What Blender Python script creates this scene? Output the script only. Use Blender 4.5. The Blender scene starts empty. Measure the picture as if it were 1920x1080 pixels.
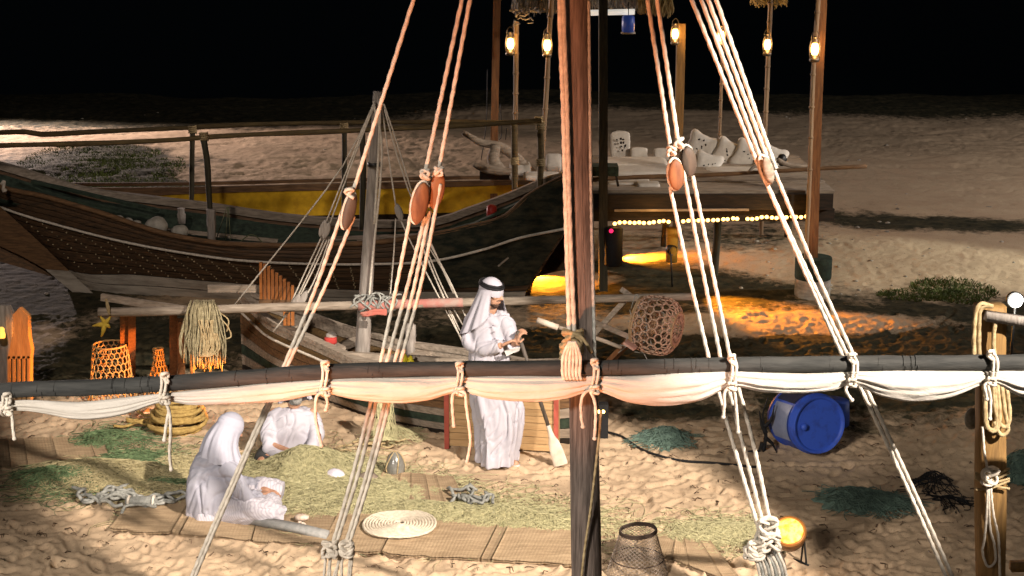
import bpy, math, random
import numpy as np
from mathutils import Vector, Matrix
random.seed(7); rng = np.random.default_rng(7)
R = math.radians
scene = bpy.context.scene
COL = scene.collection

# ------------------------------------------------------------------ camera
F = 3062.0; PITCH = R(14); CAMZ = 5.2
cam = bpy.data.cameras.new('camera'); cam.sensor_width = 36; cam.lens = 36*F/1920; cam.clip_end = 6000
camo = bpy.data.objects.new('camera', cam); COL.objects.link(camo)
camo.location = (0, 0, CAMZ); camo.rotation_euler = (R(90)-PITCH, 0, 0); scene.camera = camo

# ------------------------------------------------------------------ sky, exposure
world = bpy.data.worlds.new('World'); scene.world = world; world.use_nodes = True
nt = world.node_tree; nt.nodes.clear()
sky = nt.nodes.new('ShaderNodeTexSky'); sky.sky_type = 'NISHITA'; sky.sun_disc = False
sky.sun_elevation = R(35); sky.sun_rotation = R(150)
bg = nt.nodes.new('ShaderNodeBackground'); bg.inputs[1].default_value = 0.0007
wo = nt.nodes.new('ShaderNodeOutputWorld'); nt.links.new(sky.outputs[0], bg.inputs[0]); nt.links.new(bg.outputs[0], wo.inputs[0])
scene.view_settings.view_transform = 'Standard'; scene.view_settings.look = 'None'
scene.view_settings.exposure = 0; scene.view_settings.gamma = 1

# ------------------------------------------------------------------ lights (night: flood lamps of the set, plus unseen fill lamps added)
def lamp(kind, name, loc, power, col, aim=None, size=None, blend=.2, radius=.1):
    l = bpy.data.lights.new(name, kind); l.energy = power; l.color = col
    if kind == 'SPOT':
        l.spot_size = R(size); l.spot_blend = blend
    if kind == 'SUN': l.angle = R(size)
    else: l.shadow_soft_size = radius
    o = bpy.data.objects.new(name, l); COL.objects.link(o); o.location = loc
    if aim is not None:
        o.rotation_euler = (Vector(aim)-Vector(loc)).to_track_quat('-Z', 'Y').to_euler()
    return o
lamp('SUN', 'moon_fill', (0,0,20), 0.03, (1,.93,.9), aim=(3, 12, 0), size=8)  # weak sun lamp added as soft fill from the front
lamp('SPOT', 'key_flood', (8.6, 1.2, 10.5), 28500, (1,.875,.755), aim=(-.70, 13.2, 0), size=17.2, blend=.25, radius=.12)
lamp('SPOT', 'front_fill', (-6.5, -3.0, 8.5), 11500, (1,.90,.80), aim=(-.9, 10.7, 0), size=29, blend=.6, radius=.7)  # unseen lamp added to lift the dim sand and the rig
lamp('SPOT', 'platform_flood', (12, 13, 6), 4200, (1,.86,.72), aim=(2.6, 22.2, 1.7), size=19, blend=.5, radius=.15)
lamp('SPOT', 'sail_uplight', (2.6, 3.2, .8), 72, (1,.92,.82), aim=(1.9, 8.4, 3.8), size=44, blend=.6, radius=.1)
lamp('SPOT', 'sail_uplight', (-3.1, 3.6, .8), 200, (1,.92,.84), aim=(-2.5, 8.4, 3.3), size=44, blend=.6, radius=.1)
lamp('SPOT', 'mast_flood', (-1.6, 4.0, .6), 2350, (1,.33,.13), aim=(-.15, 8.6, 4.35), size=46, blend=.5, radius=.08)
lamp('SPOT', 'far_sand_flood', (-14.5, 37.5, 2.6), 11000, (1,.79,.72), aim=(-4, 27.5, 0), size=64, blend=.5, radius=.1)
lamp('SPOT', 'shore_flood', (18, 21, 7), 4600, (1,.92,.88), aim=(8.0, 27, 0), size=95, blend=.6, radius=.2)
lamp('SPOT', 'tool_flood', (-1.05, 14.7, .22), 2400, (1,.29,.03), aim=(-4.7, 16.0, .5), size=19, blend=.6, radius=.06)
lamp('SPOT', 'boat_side_flood', (-4.0, 9.0, 6.5), 1500, (1,.84,.72), aim=(-3.6, 20.5, .5), size=46, blend=.8, radius=.2)
lamp('SPOT', 'rack_flood', (5.6, 14.0, .8), 420, (1,.56,.45), aim=(1.3, 15.35, 1.05), size=15, blend=.6, radius=.06)
lamp('SPOT', 'rope_fill', (-4.5, 5.2, 4.6), 230, (1,.93,.85), aim=(-1.0, 8.8, 1.2), size=44, blend=.6, radius=.1)  # unseen lamp added only to brighten the lower left ropes
lamp('SPOT', 'bank_flood', (11.5, 20.2, 2.4), 1500, (.97,1,.86), aim=(5.0, 21.9, 0), size=30, blend=.7, radius=.1)
lamp('SPOT', 'dark_sand_flood', (9.5, 6.0, 6.0), 380, (1,.88,.76), aim=(3.6, 13.6, 0), size=62, blend=.7, radius=.15)

# ------------------------------------------------------------------ picture -> place
_f = np.array([0, math.cos(PITCH), -math.sin(PITCH)]); _u = np.array([0, math.sin(PITCH), math.cos(PITCH)]); _r = np.array([1., 0, 0])
def ray(px, py): return _f + (px-960)/F*_r + (540-py)/F*_u
def V(px, py, Y):
    d = ray(px, py); return np.array([0, 0, CAMZ]) + d*(Y/d[1])
def G(px, py, z=0.):
    d = ray(px, py); return np.array([0, 0, CAMZ]) + d*((z-CAMZ)/d[2])
def VL(pts, Y): return [V(p[0], p[1], Y if len(p) < 3 else p[2]) for p in pts]
def mpp(Y): return Y/ math.cos(PITCH)/F*1.0

# ------------------------------------------------------------------ noise
def _h(ix, iy, s):
    n = (ix.astype(np.int64)*374761393 + iy.astype(np.int64)*668265263 + s*974634777) & 0xffffffff
    n = ((n ^ (n >> 13))*1274126177) & 0xffffffff
    return ((n ^ (n >> 16)) & 0xffff)/65535.0
def vn(x, y, s=0):
    x = np.asarray(x, float); y = np.asarray(y, float)
    ix = np.floor(x); iy = np.floor(y); fx = x-ix; fy = y-iy
    fx = fx*fx*(3-2*fx); fy = fy*fy*(3-2*fy)
    a = _h(ix, iy, s); b = _h(ix+1, iy, s); c = _h(ix, iy+1, s); d = _h(ix+1, iy+1, s)
    return a+(b-a)*fx+(c-a)*fy+(a-b-c+d)*fx*fy
def fbm(x, y, s=0, o=4):
    t = 0; a = .5
    for k in range(o):
        t = t + a*(vn(x*2**k, y*2**k, s+k*17)-.5); a *= .5
    return t

# ------------------------------------------------------------------ materials
MATS = {}
def M(name, c1, c2=None, rough=.85, scale=8, bump=.25, bscale=None, stretch=(1,1,1), metallic=0, spec=.3, emit=None, alpha=None, detail=6, vary=.12, contrast=(.35,.65), trans=0):
    if name in MATS: return MATS[name]
    m = bpy.data.materials.new(name); m.use_nodes = True; t = m.node_tree; n = t.nodes; b = n['Principled BSDF']
    tc = n.new('ShaderNodeTexCoord'); mp = n.new('ShaderNodeMapping'); mp.inputs['Scale'].default_value = stretch
    t.links.new(tc.outputs['Object'], mp.inputs['Vector'])
    nz = n.new('ShaderNodeTexNoise'); nz.inputs['Scale'].default_value = scale; nz.inputs['Detail'].default_value = detail; nz.inputs['Roughness'].default_value = .62
    t.links.new(mp.outputs[0], nz.inputs['Vector'])
    cr = n.new('ShaderNodeValToRGB'); e = cr.color_ramp.elements
    c2 = c2 or tuple(x*.6 for x in c1)
    e[0].position = contrast[0]; e[0].color = (*c2, 1); e[1].position = contrast[1]; e[1].color = (*c1, 1)
    t.links.new(nz.outputs[0], cr.inputs[0])
    oi = n.new('ShaderNodeObjectInfo'); mr = n.new('ShaderNodeMapRange'); mr.inputs[3].default_value = 1-vary; mr.inputs[4].default_value = 1+vary
    t.links.new(oi.outputs['Random'], mr.inputs[0])
    mx = n.new('ShaderNodeVectorMath'); mx.operation = 'SCALE'; t.links.new(cr.outputs[0], mx.inputs[0]); t.links.new(mr.outputs[0], mx.inputs['Scale'])
    t.links.new(mx.outputs[0], b.inputs['Base Color'])
    b.inputs['Roughness'].default_value = rough; b.inputs['Metallic'].default_value = metallic; b.inputs['Specular IOR Level'].default_value = spec
    if bump:
        n2 = n.new('ShaderNodeTexNoise'); n2.inputs['Scale'].default_value = bscale or scale*3; n2.inputs['Detail'].default_value = 5
        t.links.new(mp.outputs[0], n2.inputs['Vector'])
        bp = n.new('ShaderNodeBump'); bp.inputs['Strength'].default_value = bump; bp.inputs['Distance'].default_value = .01
        t.links.new(n2.outputs[0], bp.inputs['Height']); t.links.new(bp.outputs[0], b.inputs['Normal'])
    if emit:
        b.inputs['Emission Color'].default_value = (*emit[0], 1); b.inputs['Emission Strength'].default_value = emit[1]
    if trans: b.inputs['Transmission Weight'].default_value = trans
    MATS[name] = m; return m

# ------------------------------------------------------------------ mesh builder
def smooth_path(pts, n):
    P = np.array(pts, float)
    if len(P) == 2: return np.linspace(P[0], P[1], n)
    d = np.r_[0, np.cumsum(np.linalg.norm(np.diff(P, axis=0), axis=1))]
    Q = np.vstack([2*P[0]-P[1], P, 2*P[-1]-P[-2]])
    out = []
    for s in np.linspace(0, d[-1], n):
        i = min(max(np.searchsorted(d, s)-1, 0), len(P)-2); t = (s-d[i])/max(d[i+1]-d[i], 1e-9)
        a, b, c, e = Q[i], Q[i+1], Q[i+2], Q[i+3]
        out.append(.5*((2*b)+(-a+c)*t+(2*a-5*b+4*c-e)*t*t+(-a+3*b-3*c+e)*t**3))
    return np.array(out)
def frames(P):
    T = np.gradient(P, axis=0); T /= np.linalg.norm(T, axis=1)[:, None]+1e-12
    up = np.array([0, 0, 1.]) if abs(T[0, 2]) < .9 else np.array([1., 0, 0])
    n = np.cross(T[0], up); n /= np.linalg.norm(n); N = [n]
    for i in range(1, len(P)):
        n = N[-1]-T[i]*np.dot(N[-1], T[i]); n /= np.linalg.norm(n)+1e-12; N.append(n)
    N = np.array(N); return T, N, np.cross(T, N)
class MB:
    def __init__(s): s.v = []; s.f = []; s.n = 0
    def add(s, v, f):
        v = np.asarray(v, float); s.v.append(v); s.f += [tuple(i+s.n for i in q) for q in f]; s.n += len(v); return s
    def grid(s, A, closed=False, cap=False):
        A = np.asarray(A, float); a, b, _ = A.shape; f = []
        for i in range(a-1):
            for j in range(b if closed else b-1):
                k = (j+1) % b; f.append((i*b+j, i*b+k, (i+1)*b+k, (i+1)*b+j))
        if cap: f += [tuple(range(b-1, -1, -1)), tuple((a-1)*b+j for j in range(b))]
        return s.add(A.reshape(-1, 3), f)
    def tube(s, path, r, sides=8, n=None, cap=True, wob=0, seed=0):
        P = smooth_path(path, n) if n else np.array(path, float)
        T, N, B = frames(P); r = np.asarray(r, float)
        if r.ndim == 0: r = np.full(len(P), float(r))
        elif len(r) != len(P): r = np.interp(np.linspace(0, 1, len(P)), np.linspace(0, 1, len(r)), r)
        if wob: r = r*(1+wob*(vn(np.arange(len(P))*.35+seed*9.1, np.zeros(len(P))+seed, 5)-.5)*2)
        a = np.arange(sides)/sides*2*math.pi
        A = P[:, None]+r[:, None, None]*(np.cos(a)[None, :, None]*N[:, None]+np.sin(a)[None, :, None]*B[:, None])
        return s.grid(A, True, cap)
    def rope(s, path, r, pitch=None, sides=9, step=None, depth=.24):
        pitch = pitch or r*6.5; step = step or pitch/7
        P0 = np.array(path, float); L = np.linalg.norm(np.diff(P0, axis=0), axis=1).sum(); n = max(4, int(L/step))
        P = smooth_path(P0, n); T, N, B = frames(P)
        ph = np.linspace(0, L, n)/pitch*2*math.pi/3
        a = np.arange(sides)/sides*2*math.pi
        rr = r*(1-depth+depth*np.abs(np.cos(1.5*(a[None]-ph[:, None]*1.0)))*1.3)
        A = P[:, None]+rr[:, :, None]*(np.cos(a)[None, :, None]*N[:, None]+np.sin(a)[None, :, None]*B[:, None])
        return s.grid(A, True, True)
    def box(s, c, sz, rot=None, bev=0):
        x, y, z = [q/2 for q in sz]; pts = np.array([(i*x, j*y, k*z) for i in (-1, 1) for j in (-1, 1) for k in (-1, 1)], float)
        if rot is not None: pts = pts @ np.array(rot).T
        return s.add(pts+np.array(c), [(0,1,3,2),(4,6,7,5),(0,4,5,1),(2,3,7,6),(0,2,6,4),(1,5,7,3)])
    def beam(s, a, b, w, h, up=(0,0,1)):
        a = np.array(a, float); b = np.array(b, float); d = b-a; L = np.linalg.norm(d); d /= L
        u = np.array(up, float); x = np.cross(d, u); 
        if np.linalg.norm(x) < 1e-4: x = np.cross(d, (1, 0, 0))
        x /= np.linalg.norm(x); z = np.cross(x, d)
        return s.box((a+b)/2, (w, L, h), np.stack([x, d, z], 1))
    def lathe(s, prof, c=(0,0,0), rot=None, n=20, cap=True):
        a = np.arange(n)/n*2*math.pi
        A = np.array([[(r*math.cos(t), r*math.sin(t), z) for t in a] for r, z in prof])
        if rot is not None: A = A @ np.array(rot).T
        return s.grid(A+np.array(c), True, cap)
    def ball(s, c, r, n=10, rot=None):
        r = np.array(r if np.ndim(r) else (r, r, r), float)
        A = np.array([[(math.sin(p)*math.cos(t), math.sin(p)*math.sin(t), math.cos(p)) for t in np.arange(n*2)/(n*2)*2*math.pi] for p in np.linspace(.02, math.pi-.02, n+1)])*r
        if rot is not None: A = A @ np.array(rot).T
        return s.grid(A+np.array(c), True, True)
    def cap(s, a, b, r1, r2, n=10):
        a = np.array(a, float); b = np.array(b, float); d = b-a; L = np.linalg.norm(d) + 1e-9; d /= L
        ts = [-r1*.98, -r1*.8, -r1*.45, 0, L, L+r2*.45, L+r2*.8, L+r2*.98]
        rs = [r1*.15, r1*.6, r1*.9, r1, r2, r2*.9, r2*.6, r2*.15]
        P = np.array([a+d*t for t in ts]); x = np.cross(d, (0, 0, 1) if abs(d[2]) < .9 else (1, 0, 0)); x /= np.linalg.norm(x); y = np.cross(d, x)
        an = np.arange(n)/n*2*math.pi
        A = P[:, None]+np.array(rs)[:, None, None]*(np.cos(an)[None, :, None]*x+np.sin(an)[None, :, None]*y)
        return s.grid(A, True, True)
    def mesh(s, name, off=(0,0,0), smooth=True):
        me = bpy.data.meshes.new(name); v = np.vstack(s.v)-np.array(off)
        me.from_pydata(v.tolist(), [], s.f); me.update()
        if smooth: me.polygons.foreach_set('use_smooth', np.ones(len(me.polygons), bool))
        return me
def sharp(me, ang=40):
    try: me.set_sharp_from_angle(angle=R(ang))
    except Exception: pass
    return me

# ------------------------------------------------------------------ things
def tag(o, label=None, cat=None, group=None, kind=None):
    if label: o['label'] = label
    if cat: o['category'] = cat
    if group: o['group'] = group
    if kind: o['kind'] = kind
    return o
def thing(name, label, cat, loc, group=None):
    o = bpy.data.objects.new(name, None); o.empty_display_size = .1; COL.objects.link(o); o.location = tuple(loc)
    return tag(o, label, cat, group)
def root_loc(p):
    q = np.zeros(3)
    while p is not None: q = q+np.array(p.location); p = p.parent
    return q
def obj(name, mb, m, parent=None, smooth=True, ang=None, loc=None):
    off = root_loc(parent) if parent is not None else np.zeros(3)
    if loc is not None: off = np.array(loc, float)
    me = mb.mesh(name, off, smooth) if isinstance(mb, MB) else mb
    if ang: sharp(me, ang)
    me.materials.append(m)
    o = bpy.data.objects.new(name, me); COL.objects.link(o)
    if parent is not None: o.parent = parent
    elif loc is not None: o.location = tuple(loc)
    return o
def single(name, mb, m, label, cat, loc, group=None, smooth=True, ang=None):
    return tag(obj(name, mb, m, None, smooth, ang, loc), label, cat, group)
def copy_tree(o, parent=None):
    c = o.copy(); COL.objects.link(c)
    if parent is not None: c.parent = parent
    for ch in list(o.children): copy_tree(ch, c)
    return c
def rotz(a): return np.array([[math.cos(a), -math.sin(a), 0], [math.sin(a), math.cos(a), 0], [0, 0, 1]])
def rotx(a): return np.array([[1, 0, 0], [0, math.cos(a), -math.sin(a)], [0, math.sin(a), math.cos(a)]])
def roty(a): return np.array([[math.cos(a), 0, math.sin(a)], [0, 1, 0], [-math.sin(a), 0, math.cos(a)]])
def align(d):   # rotation whose z axis is d
    d = np.array(d, float); d /= np.linalg.norm(d); x = np.cross((0, 0, 1) if abs(d[2]) < .95 else (1, 0, 0), d); x /= np.linalg.norm(x)
    return np.stack([x, np.cross(d, x), d], 1)
def voxel(mb, size, smooth_iter=4, factor=.5):
    me = mb.mesh('tmp'); o = bpy.data.objects.new('tmp', me); COL.objects.link(o)
    r = o.modifiers.new('r', 'REMESH'); r.mode = 'VOXEL'; r.voxel_size = size; r.use_smooth_shade = True
    if smooth_iter:
        k = o.modifiers.new('s', 'SMOOTH'); k.iterations = smooth_iter; k.factor = factor
    dg = bpy.context.evaluated_depsgraph_get(); out = bpy.data.meshes.new_from_object(o.evaluated_get(dg), depsgraph=dg)
    bpy.data.objects.remove(o); bpy.data.meshes.remove(me)
    out.materials.clear()
    return out
def mverts(me):
    v = np.empty(len(me.vertices)*3); me.vertices.foreach_get('co', v); return v.reshape(-1, 3)
def mnorm(me):
    v = np.empty(len(me.vertices)*3); me.vertex_normals.foreach_get('vector', v); return v.reshape(-1, 3)
def setv(me, v): me.vertices.foreach_set('co', np.asarray(v).ravel()); me.update()
def lattice(fn, nu, nv, r, kind='hex', close_u=True, sides=4):
    """woven struts over a surface fn(u,v)"""
    mb = MB(); ed = set(); pts = {}
    if kind == 'hex':
        for j in range(nv+1):
            for i in range(nu):
                o = .5 if j % 2 else 0
                a = ('a', i, j); b = ('b', i, j)
                pts[a] = ((i+o+.0)/nu, (j+.17)/(nv+1)); pts[b] = ((i+o+.0)/nu, (j+.83)/(nv+1))
                ed.add((a, b))
                if j < nv:
                    i2 = i if not j % 2 else i+1
                    for q in (i2-1 if not j % 2 else i, i if not j % 2 else i+1):
                        qq = q % nu if close_u else q
                        if 0 <= qq < nu: ed.add((b, ('a', qq, j+1)))
    else:
        for j in range(nv+1):
            for i in range(nu): pts[(i, j)] = (i/nu, j/nv)
        for j in range(nv):
            for i in range(nu):
                if (i+j) % 2 == 0:
                    ed.add(((i, j), ((i+1) % nu, j+1))); ed.add(((i, j), ((i-1) % nu, j+1)))
    for a, b in ed:
        ua, va = pts[a]; ub, vb = pts[b]
        if ub-ua > .5: ub -= 1
        if ua-ub > .5: ub += 1
        p = np.array(fn(ua, va)); q = np.array(fn(ub, vb))
        if np.linalg.norm(p-q) < 1e-5: continue
        mb.tube([p, q], r, sides)
    return mb
# ------------------------------------------------------------------ shared materials
m_rope_w = M('rope_white', (.66,.60,.51), (.46,.41,.34), .95, 30, .3)
m_rope_t = M('rope_tan', (.46,.36,.2), (.28,.2,.1), .95, 30, .3)
m_rope_g = M('rope_grey', (.34,.34,.31), (.2,.2,.18), .95, 30, .3)
m_rope_y = M('rope_yellow', (.52,.36,.12), (.3,.19,.06), .95, 30, .3)
m_mast = M('mast_wood', (.15,.118,.10), (.055,.043,.036), .75, 9, .5, 22, (6,6,.45))
m_spar = M('spar_cloth', (.05,.05,.046), (.022,.023,.022), .8, 5, .35, 26, (.8,5,5))
m_sail = M('sail_canvas', (.58,.54,.48), (.47,.435,.375), .95, 3.5, .35, 60, (.8,2,2), contrast=(.30,.56))
m_block = M('block_wood', (.30,.13,.055), (.15,.06,.03), .6, 14, .3, 30, (1,1,.3))
m_blockd = M('block_wood_dark', (.10,.075,.055), (.05,.036,.028), .6, 14, .3, 30, (1,1,.3))
m_pale = M('weathered_wood', (.40,.33,.26), (.20,.16,.12), .9, 8, .4, 25, (.6,5,5))
m_palez = M('weathered_wood_upright', (.38,.34,.30), (.22,.19,.165), .9, 8, .4, 25, (5,5,.6))
m_brown = M('brown_wood', (.20,.11,.05), (.09,.05,.025), .75, 8, .4, 25, (.6,5,5))
m_brownz = M('brown_wood_upright', (.27,.12,.045), (.14,.06,.025), .75, 8, .4, 25, (5,5,.5))
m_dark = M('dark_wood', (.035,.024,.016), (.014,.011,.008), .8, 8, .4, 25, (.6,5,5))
m_darkz = M('dark_wood_upright', (.07,.06,.035), (.03,.026,.017), .8, 8, .4, 25, (5,5,.6))
m_hull = M('hull_wood', (.165,.092,.047), (.055,.038,.024), .65, 6, .5, 20, (.45,4,7), vary=.28)
m_hullw = M('hull_whitewash', (.46,.41,.34), (.22,.19,.155), .9, 4, .4, 20, (.6,2,4), contrast=(.3,.6))
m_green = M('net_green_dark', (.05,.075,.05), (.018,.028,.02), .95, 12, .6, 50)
m_bamboo = M('bamboo', (.36,.25,.15), (.22,.14,.08), .6, 6, .3, 20, (4,4,.4))
m_cloth = M('white_cloth', (.485,.465,.51), (.43,.41,.46), .95, 6, .15, 60)
m_skin = M('skin', (.46,.26,.17), (.38,.20,.125), .55, 20, .1)
m_beard = M('black_hair', (.11,.065,.045), (.06,.035,.025), .8, 60, .4)
m_greyb = M('grey_hair', (.32,.31,.29), (.16,.15,.14), .8, 80, .4)
m_black = M('black_cord', (.012,.012,.013), (.006,.006,.007), .7, 30, .2)
m_metal = M('dark_metal', (.05,.05,.05), (.025,.025,.025), .45, 20, .1, metallic=.7)
m_cane = M('cane', (.45,.30,.17), (.27,.17,.09), .7, 20, .2)
m_netbeige = M('net_beige', (.55,.50,.29), (.35,.33,.18), .95, 30, .2)
m_netgreen = M('net_green', (.19,.27,.13), (.08,.13,.06), .9, 20, .2)
m_netteal = M('net_teal', (.20,.30,.24), (.09,.14,.115), .9, 20, .3)

# ------------------------------------------------------------------ ground
def wetness(x, y):
    """dark weed and mud: real patches on the beach"""
    n = fbm(x*.55, y*.55, 3)*1.5+fbm(x*2.2, y*1.4, 9)*.8
    w = np.zeros_like(x)
    def blob(cx, cy, rx, ry, a=1.0, ang=0):
        c, s = math.cos(ang), math.sin(ang); dx = (x-cx)*c+(y-cy)*s; dy = -(x-cx)*s+(y-cy)*c
        return a*np.clip(1.6-np.sqrt((dx/rx)**2+(dy/ry)**2)*1.2+n*.9, 0, 1)
    for b in [(2.6,17.6,3.6,2.1,1.,-.1),(5.6,18.4,2.8,1.9,1.,0),(1.9,20.6,2.1,1.8,.95,0),(-4.4,17.8,1.9,1.6,.95,.1),(-3.3,18.6,4.0,1.5,.8,0),
              (-7.9,30.2,1.9,3.0,1.,.35),(-6.4,27.6,1.6,1.8,1.,.3),(-8.0,26.5,2.2,2.4,1.,.5),(-5.6,24.5,3.0,1.4,.9,-.3),(4.2,16.2,3.2,1.0,.85,0),(1.7,15.7,1.2,.55,.9,0),(3.0,15.2,1.0,.35,.7,0),(6.4,24.6,3.0,1.0,.9,-.28),(3.3,23.6,1.8,1.6,.6,0),(0,21,4,2.5,.7,0),(-1,18,1.6,1.6,.9,0),(1.8,16.4,1.6,.7,.7,0),(-6.5,20.5,2,2.5,.8,0),(-6.4,21.8,2.8,2.4,1.,0),(-7.2,18.6,2.4,1.5,.9,0)]:
        w = np.maximum(w, blob(*b))
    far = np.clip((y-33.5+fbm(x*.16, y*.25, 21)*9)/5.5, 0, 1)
    for cx, cy, rx, ry in ((3.0,19.05,1.7,.42),(.5,21.2,.7,.5),(1.8,23.0,.9,.4)):
        w = w-1.2*np.clip(1.5-np.sqrt(((x-cx)/rx)**2+((y-cy)/ry)**2)+n*.8, 0, 1)
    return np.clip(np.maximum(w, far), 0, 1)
def large(x, y):
    f = np.clip((y-22)/8, 0, 1)
    drop = np.clip((y-40.5+fbm(x*.1, y*.1, 2)*5)/5, 0, 1)
    bank = .32*np.exp(-((y-22.8-.05*(x-4))/1.7)**2)*np.clip((x-1.9)/2, 0, 1)
    return f*(.28*fbm(x*.13, y*.2, 31)+.10*fbm(x*.6, y*.9, 32)) + bank*.4 - .9*drop
def build_sand():
    ys = np.concatenate([np.linspace(2, 10, 30)[:-1], 10*np.power(44/10, np.linspace(0, 1, 700)), np.geomspace(44.4, 4000, 50)[1:]])
    u = np.concatenate([[-60, -14, -5, -2.4, -1.7, -1.3], np.linspace(-1.12, 1.12, 720), [1.3, 1.7, 2.4, 5, 14, 60]])
    X = (u[None]*(ys[:, None]*.325+.5)); Y = np.repeat(ys[:, None], len(u), 1)
    Z = large(X, Y)
    near = np.clip((Y-9)/1.5, 0, 1)*np.clip((46-Y)/4, 0, 1)
    rough = .55+.45*np.clip(fbm(X*.5, Y*.5, 77)*3+.5, 0, 1)
    k1 = fbm(X*2.6, Y*3.2, 41, 3); k2 = 1-np.abs(fbm(X*5.5, Y*7.5, 43, 3))*4
    cl = np.clip((24-Y)/4, 0, 1)
    k3 = fbm(X*13, Y*15, 45, 3); k4 = 1-np.abs(fbm(X*1.3+Y*.5, Y*3.1-X*.25, 46, 4))*4.5
    Z += near*rough*(cl*(.042*k1+.010*k2+.026*k3)+(1-cl)*(.09*fbm(X*.8, Y*1.0, 47, 4)+.018*k2+.035*k4+.03*k3))
    # footprints and drag marks
    r3 = np.random.default_rng(9)
    for i in range(26):
        cx, cy = r3.uniform(-4, 4), r3.uniform(11, 18); hd = r3.uniform(-.6, .6)+(math.pi if r3.random() < .5 else 0); px_, py_ = [cx], [cy]
        for j in range(40): hd += r3.normal(0, .06); px_.append(px_[-1]+math.cos(hd)*.07); py_.append(py_[-1]+math.sin(hd)*.07)
        i0, i1 = np.searchsorted(ys, [min(py_)-.1, max(py_)+.1])
        if i1 <= i0: continue
        d2 = np.full(X[i0:i1].shape, 9.)
        for a_, b_ in zip(px_, py_): d2 = np.minimum(d2, (X[i0:i1]-a_)**2+(Y[i0:i1]-b_)**2)
        Z[i0:i1] += .022*(-np.exp(-d2/.0012)+.5*np.exp(-(np.sqrt(d2)-.07)**2/.0008))
    r2 = np.random.default_rng(5)
    for i in range(3400):
        cy = r2.uniform(10.2, 19.5); cx = r2.uniform(-1.05, 1.05)*(cy*.325+.4); a = r2.uniform(0, math.pi); d = r2.uniform(.007, .022); L = r2.uniform(.06, .14); W = r2.uniform(.03, .065)
        i0, i1 = np.searchsorted(ys, [cy-.4, cy+.4]); xs = X[i0:i1]; yy = Y[i0:i1]
        dx = (xs-cx)*math.cos(a)+(yy-cy)*math.sin(a); dy = -(xs-cx)*math.sin(a)+(yy-cy)*math.cos(a)
        q = (dx/L)**2+(dy/W)**2
        Z[i0:i1] += d*(-np.exp(-q**1.6*.9)+.55*np.exp(-((np.sqrt(q)-1.35)/.3)**2))
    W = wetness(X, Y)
    me = bpy.data.meshes.new('sand'); a, b = X.shape
    me.vertices.add(a*b); me.vertices.foreach_set('co', np.stack([X, Y, Z], -1).astype(np.float32).ravel())
    i, j = np.meshgrid(np.arange(a-1), np.arange(b-1), indexing='ij'); q = np.stack([i*b+j, i*b+j+1, (i+1)*b+j+1, (i+1)*b+j], -1).reshape(-1, 4)
    me.loops.add(q.size); me.loops.foreach_set('vertex_index', q.ravel().astype(np.int32))
    me.polygons.add(len(q)); me.polygons.foreach_set('loop_start', np.arange(0, q.size, 4, dtype=np.int32))
    me.update(calc_edges=True); me.polygons.foreach_set('use_smooth', np.ones(len(q), bool))
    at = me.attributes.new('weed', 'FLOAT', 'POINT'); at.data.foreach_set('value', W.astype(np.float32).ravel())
    m = bpy.data.materials.new('sand'); m.use_nodes = True; t = m.node_tree; n = t.nodes; p = n['Principled BSDF']
    tc = n.new('ShaderNodeTexCoord')
    def noise(s, det=6, rg=.6):
        k = n.new('ShaderNodeTexNoise'); k.inputs['Scale'].default_value = s; k.inputs['Detail'].default_value = det; k.inputs['Roughness'].default_value = rg; t.links.new(tc.outputs['Object'], k.inputs['Vector']); return k
    def ramp(src, p0, c0, p1, c1):
        k = n.new('ShaderNodeValToRGB'); k.color_ramp.elements[0].position = p0; k.color_ramp.elements[0].color = (*c0, 1); k.color_ramp.elements[1].position = p1; k.color_ramp.elements[1].color = (*c1, 1); t.links.new(src, k.inputs[0]); return k
    def mix(f, a, b):
        k = n.new('ShaderNodeMix'); k.data_type = 'RGBA'; t.links.new(f, k.inputs[0]); t.links.new(a, k.inputs[6]); t.links.new(b, k.inputs[7]); return k.outputs[2]
    base = ramp(noise(1.3).outputs[0], .3, (.46,.33,.215), .7, (.57,.425,.28))
    spk = ramp(noise(38, 3, .7).outputs[0], .60, (0,0,0), .72, (1,1,1))
    dirt = n.new('ShaderNodeRGB'); dirt.outputs[0].default_value = (.19,.125,.08,1)
    c = mix(spk.outputs[0], base.outputs[0], dirt.outputs[0])
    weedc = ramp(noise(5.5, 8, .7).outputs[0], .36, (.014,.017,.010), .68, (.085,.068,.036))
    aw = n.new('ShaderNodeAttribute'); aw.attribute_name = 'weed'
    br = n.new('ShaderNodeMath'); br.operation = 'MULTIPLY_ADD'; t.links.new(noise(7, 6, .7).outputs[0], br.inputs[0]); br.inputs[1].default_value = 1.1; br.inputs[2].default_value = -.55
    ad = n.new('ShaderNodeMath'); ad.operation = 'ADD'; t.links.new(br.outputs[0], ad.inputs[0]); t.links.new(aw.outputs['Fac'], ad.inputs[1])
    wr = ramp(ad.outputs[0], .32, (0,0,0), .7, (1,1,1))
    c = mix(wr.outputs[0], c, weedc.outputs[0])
    t.links.new(c, p.inputs['Base Color']); p.inputs['Roughness'].default_value = .95; p.inputs['Specular IOR Level'].default_value = .15
    bp = n.new('ShaderNodeBump'); bp.inputs['Strength'].default_value = .4; bp.inputs['Distance'].default_value = .02
    t.links.new(noise(26, 8, .7).outputs[0], bp.inputs['Height']); t.links.new(bp.outputs[0], p.inputs['Normal'])
    me.materials.append(m)
    o = bpy.data.objects.new('sand', me); COL.objects.link(o); tag(o, 'beach sand trodden into footprints with dark weed patches', kind='structure'); return o
build_sand()
mb = MB(); xs = np.linspace(-3000, 3000, 3); mb.grid(np.array([[(x, y, -.3) for x in xs] for y in (37, 400, 4000)]))
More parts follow.
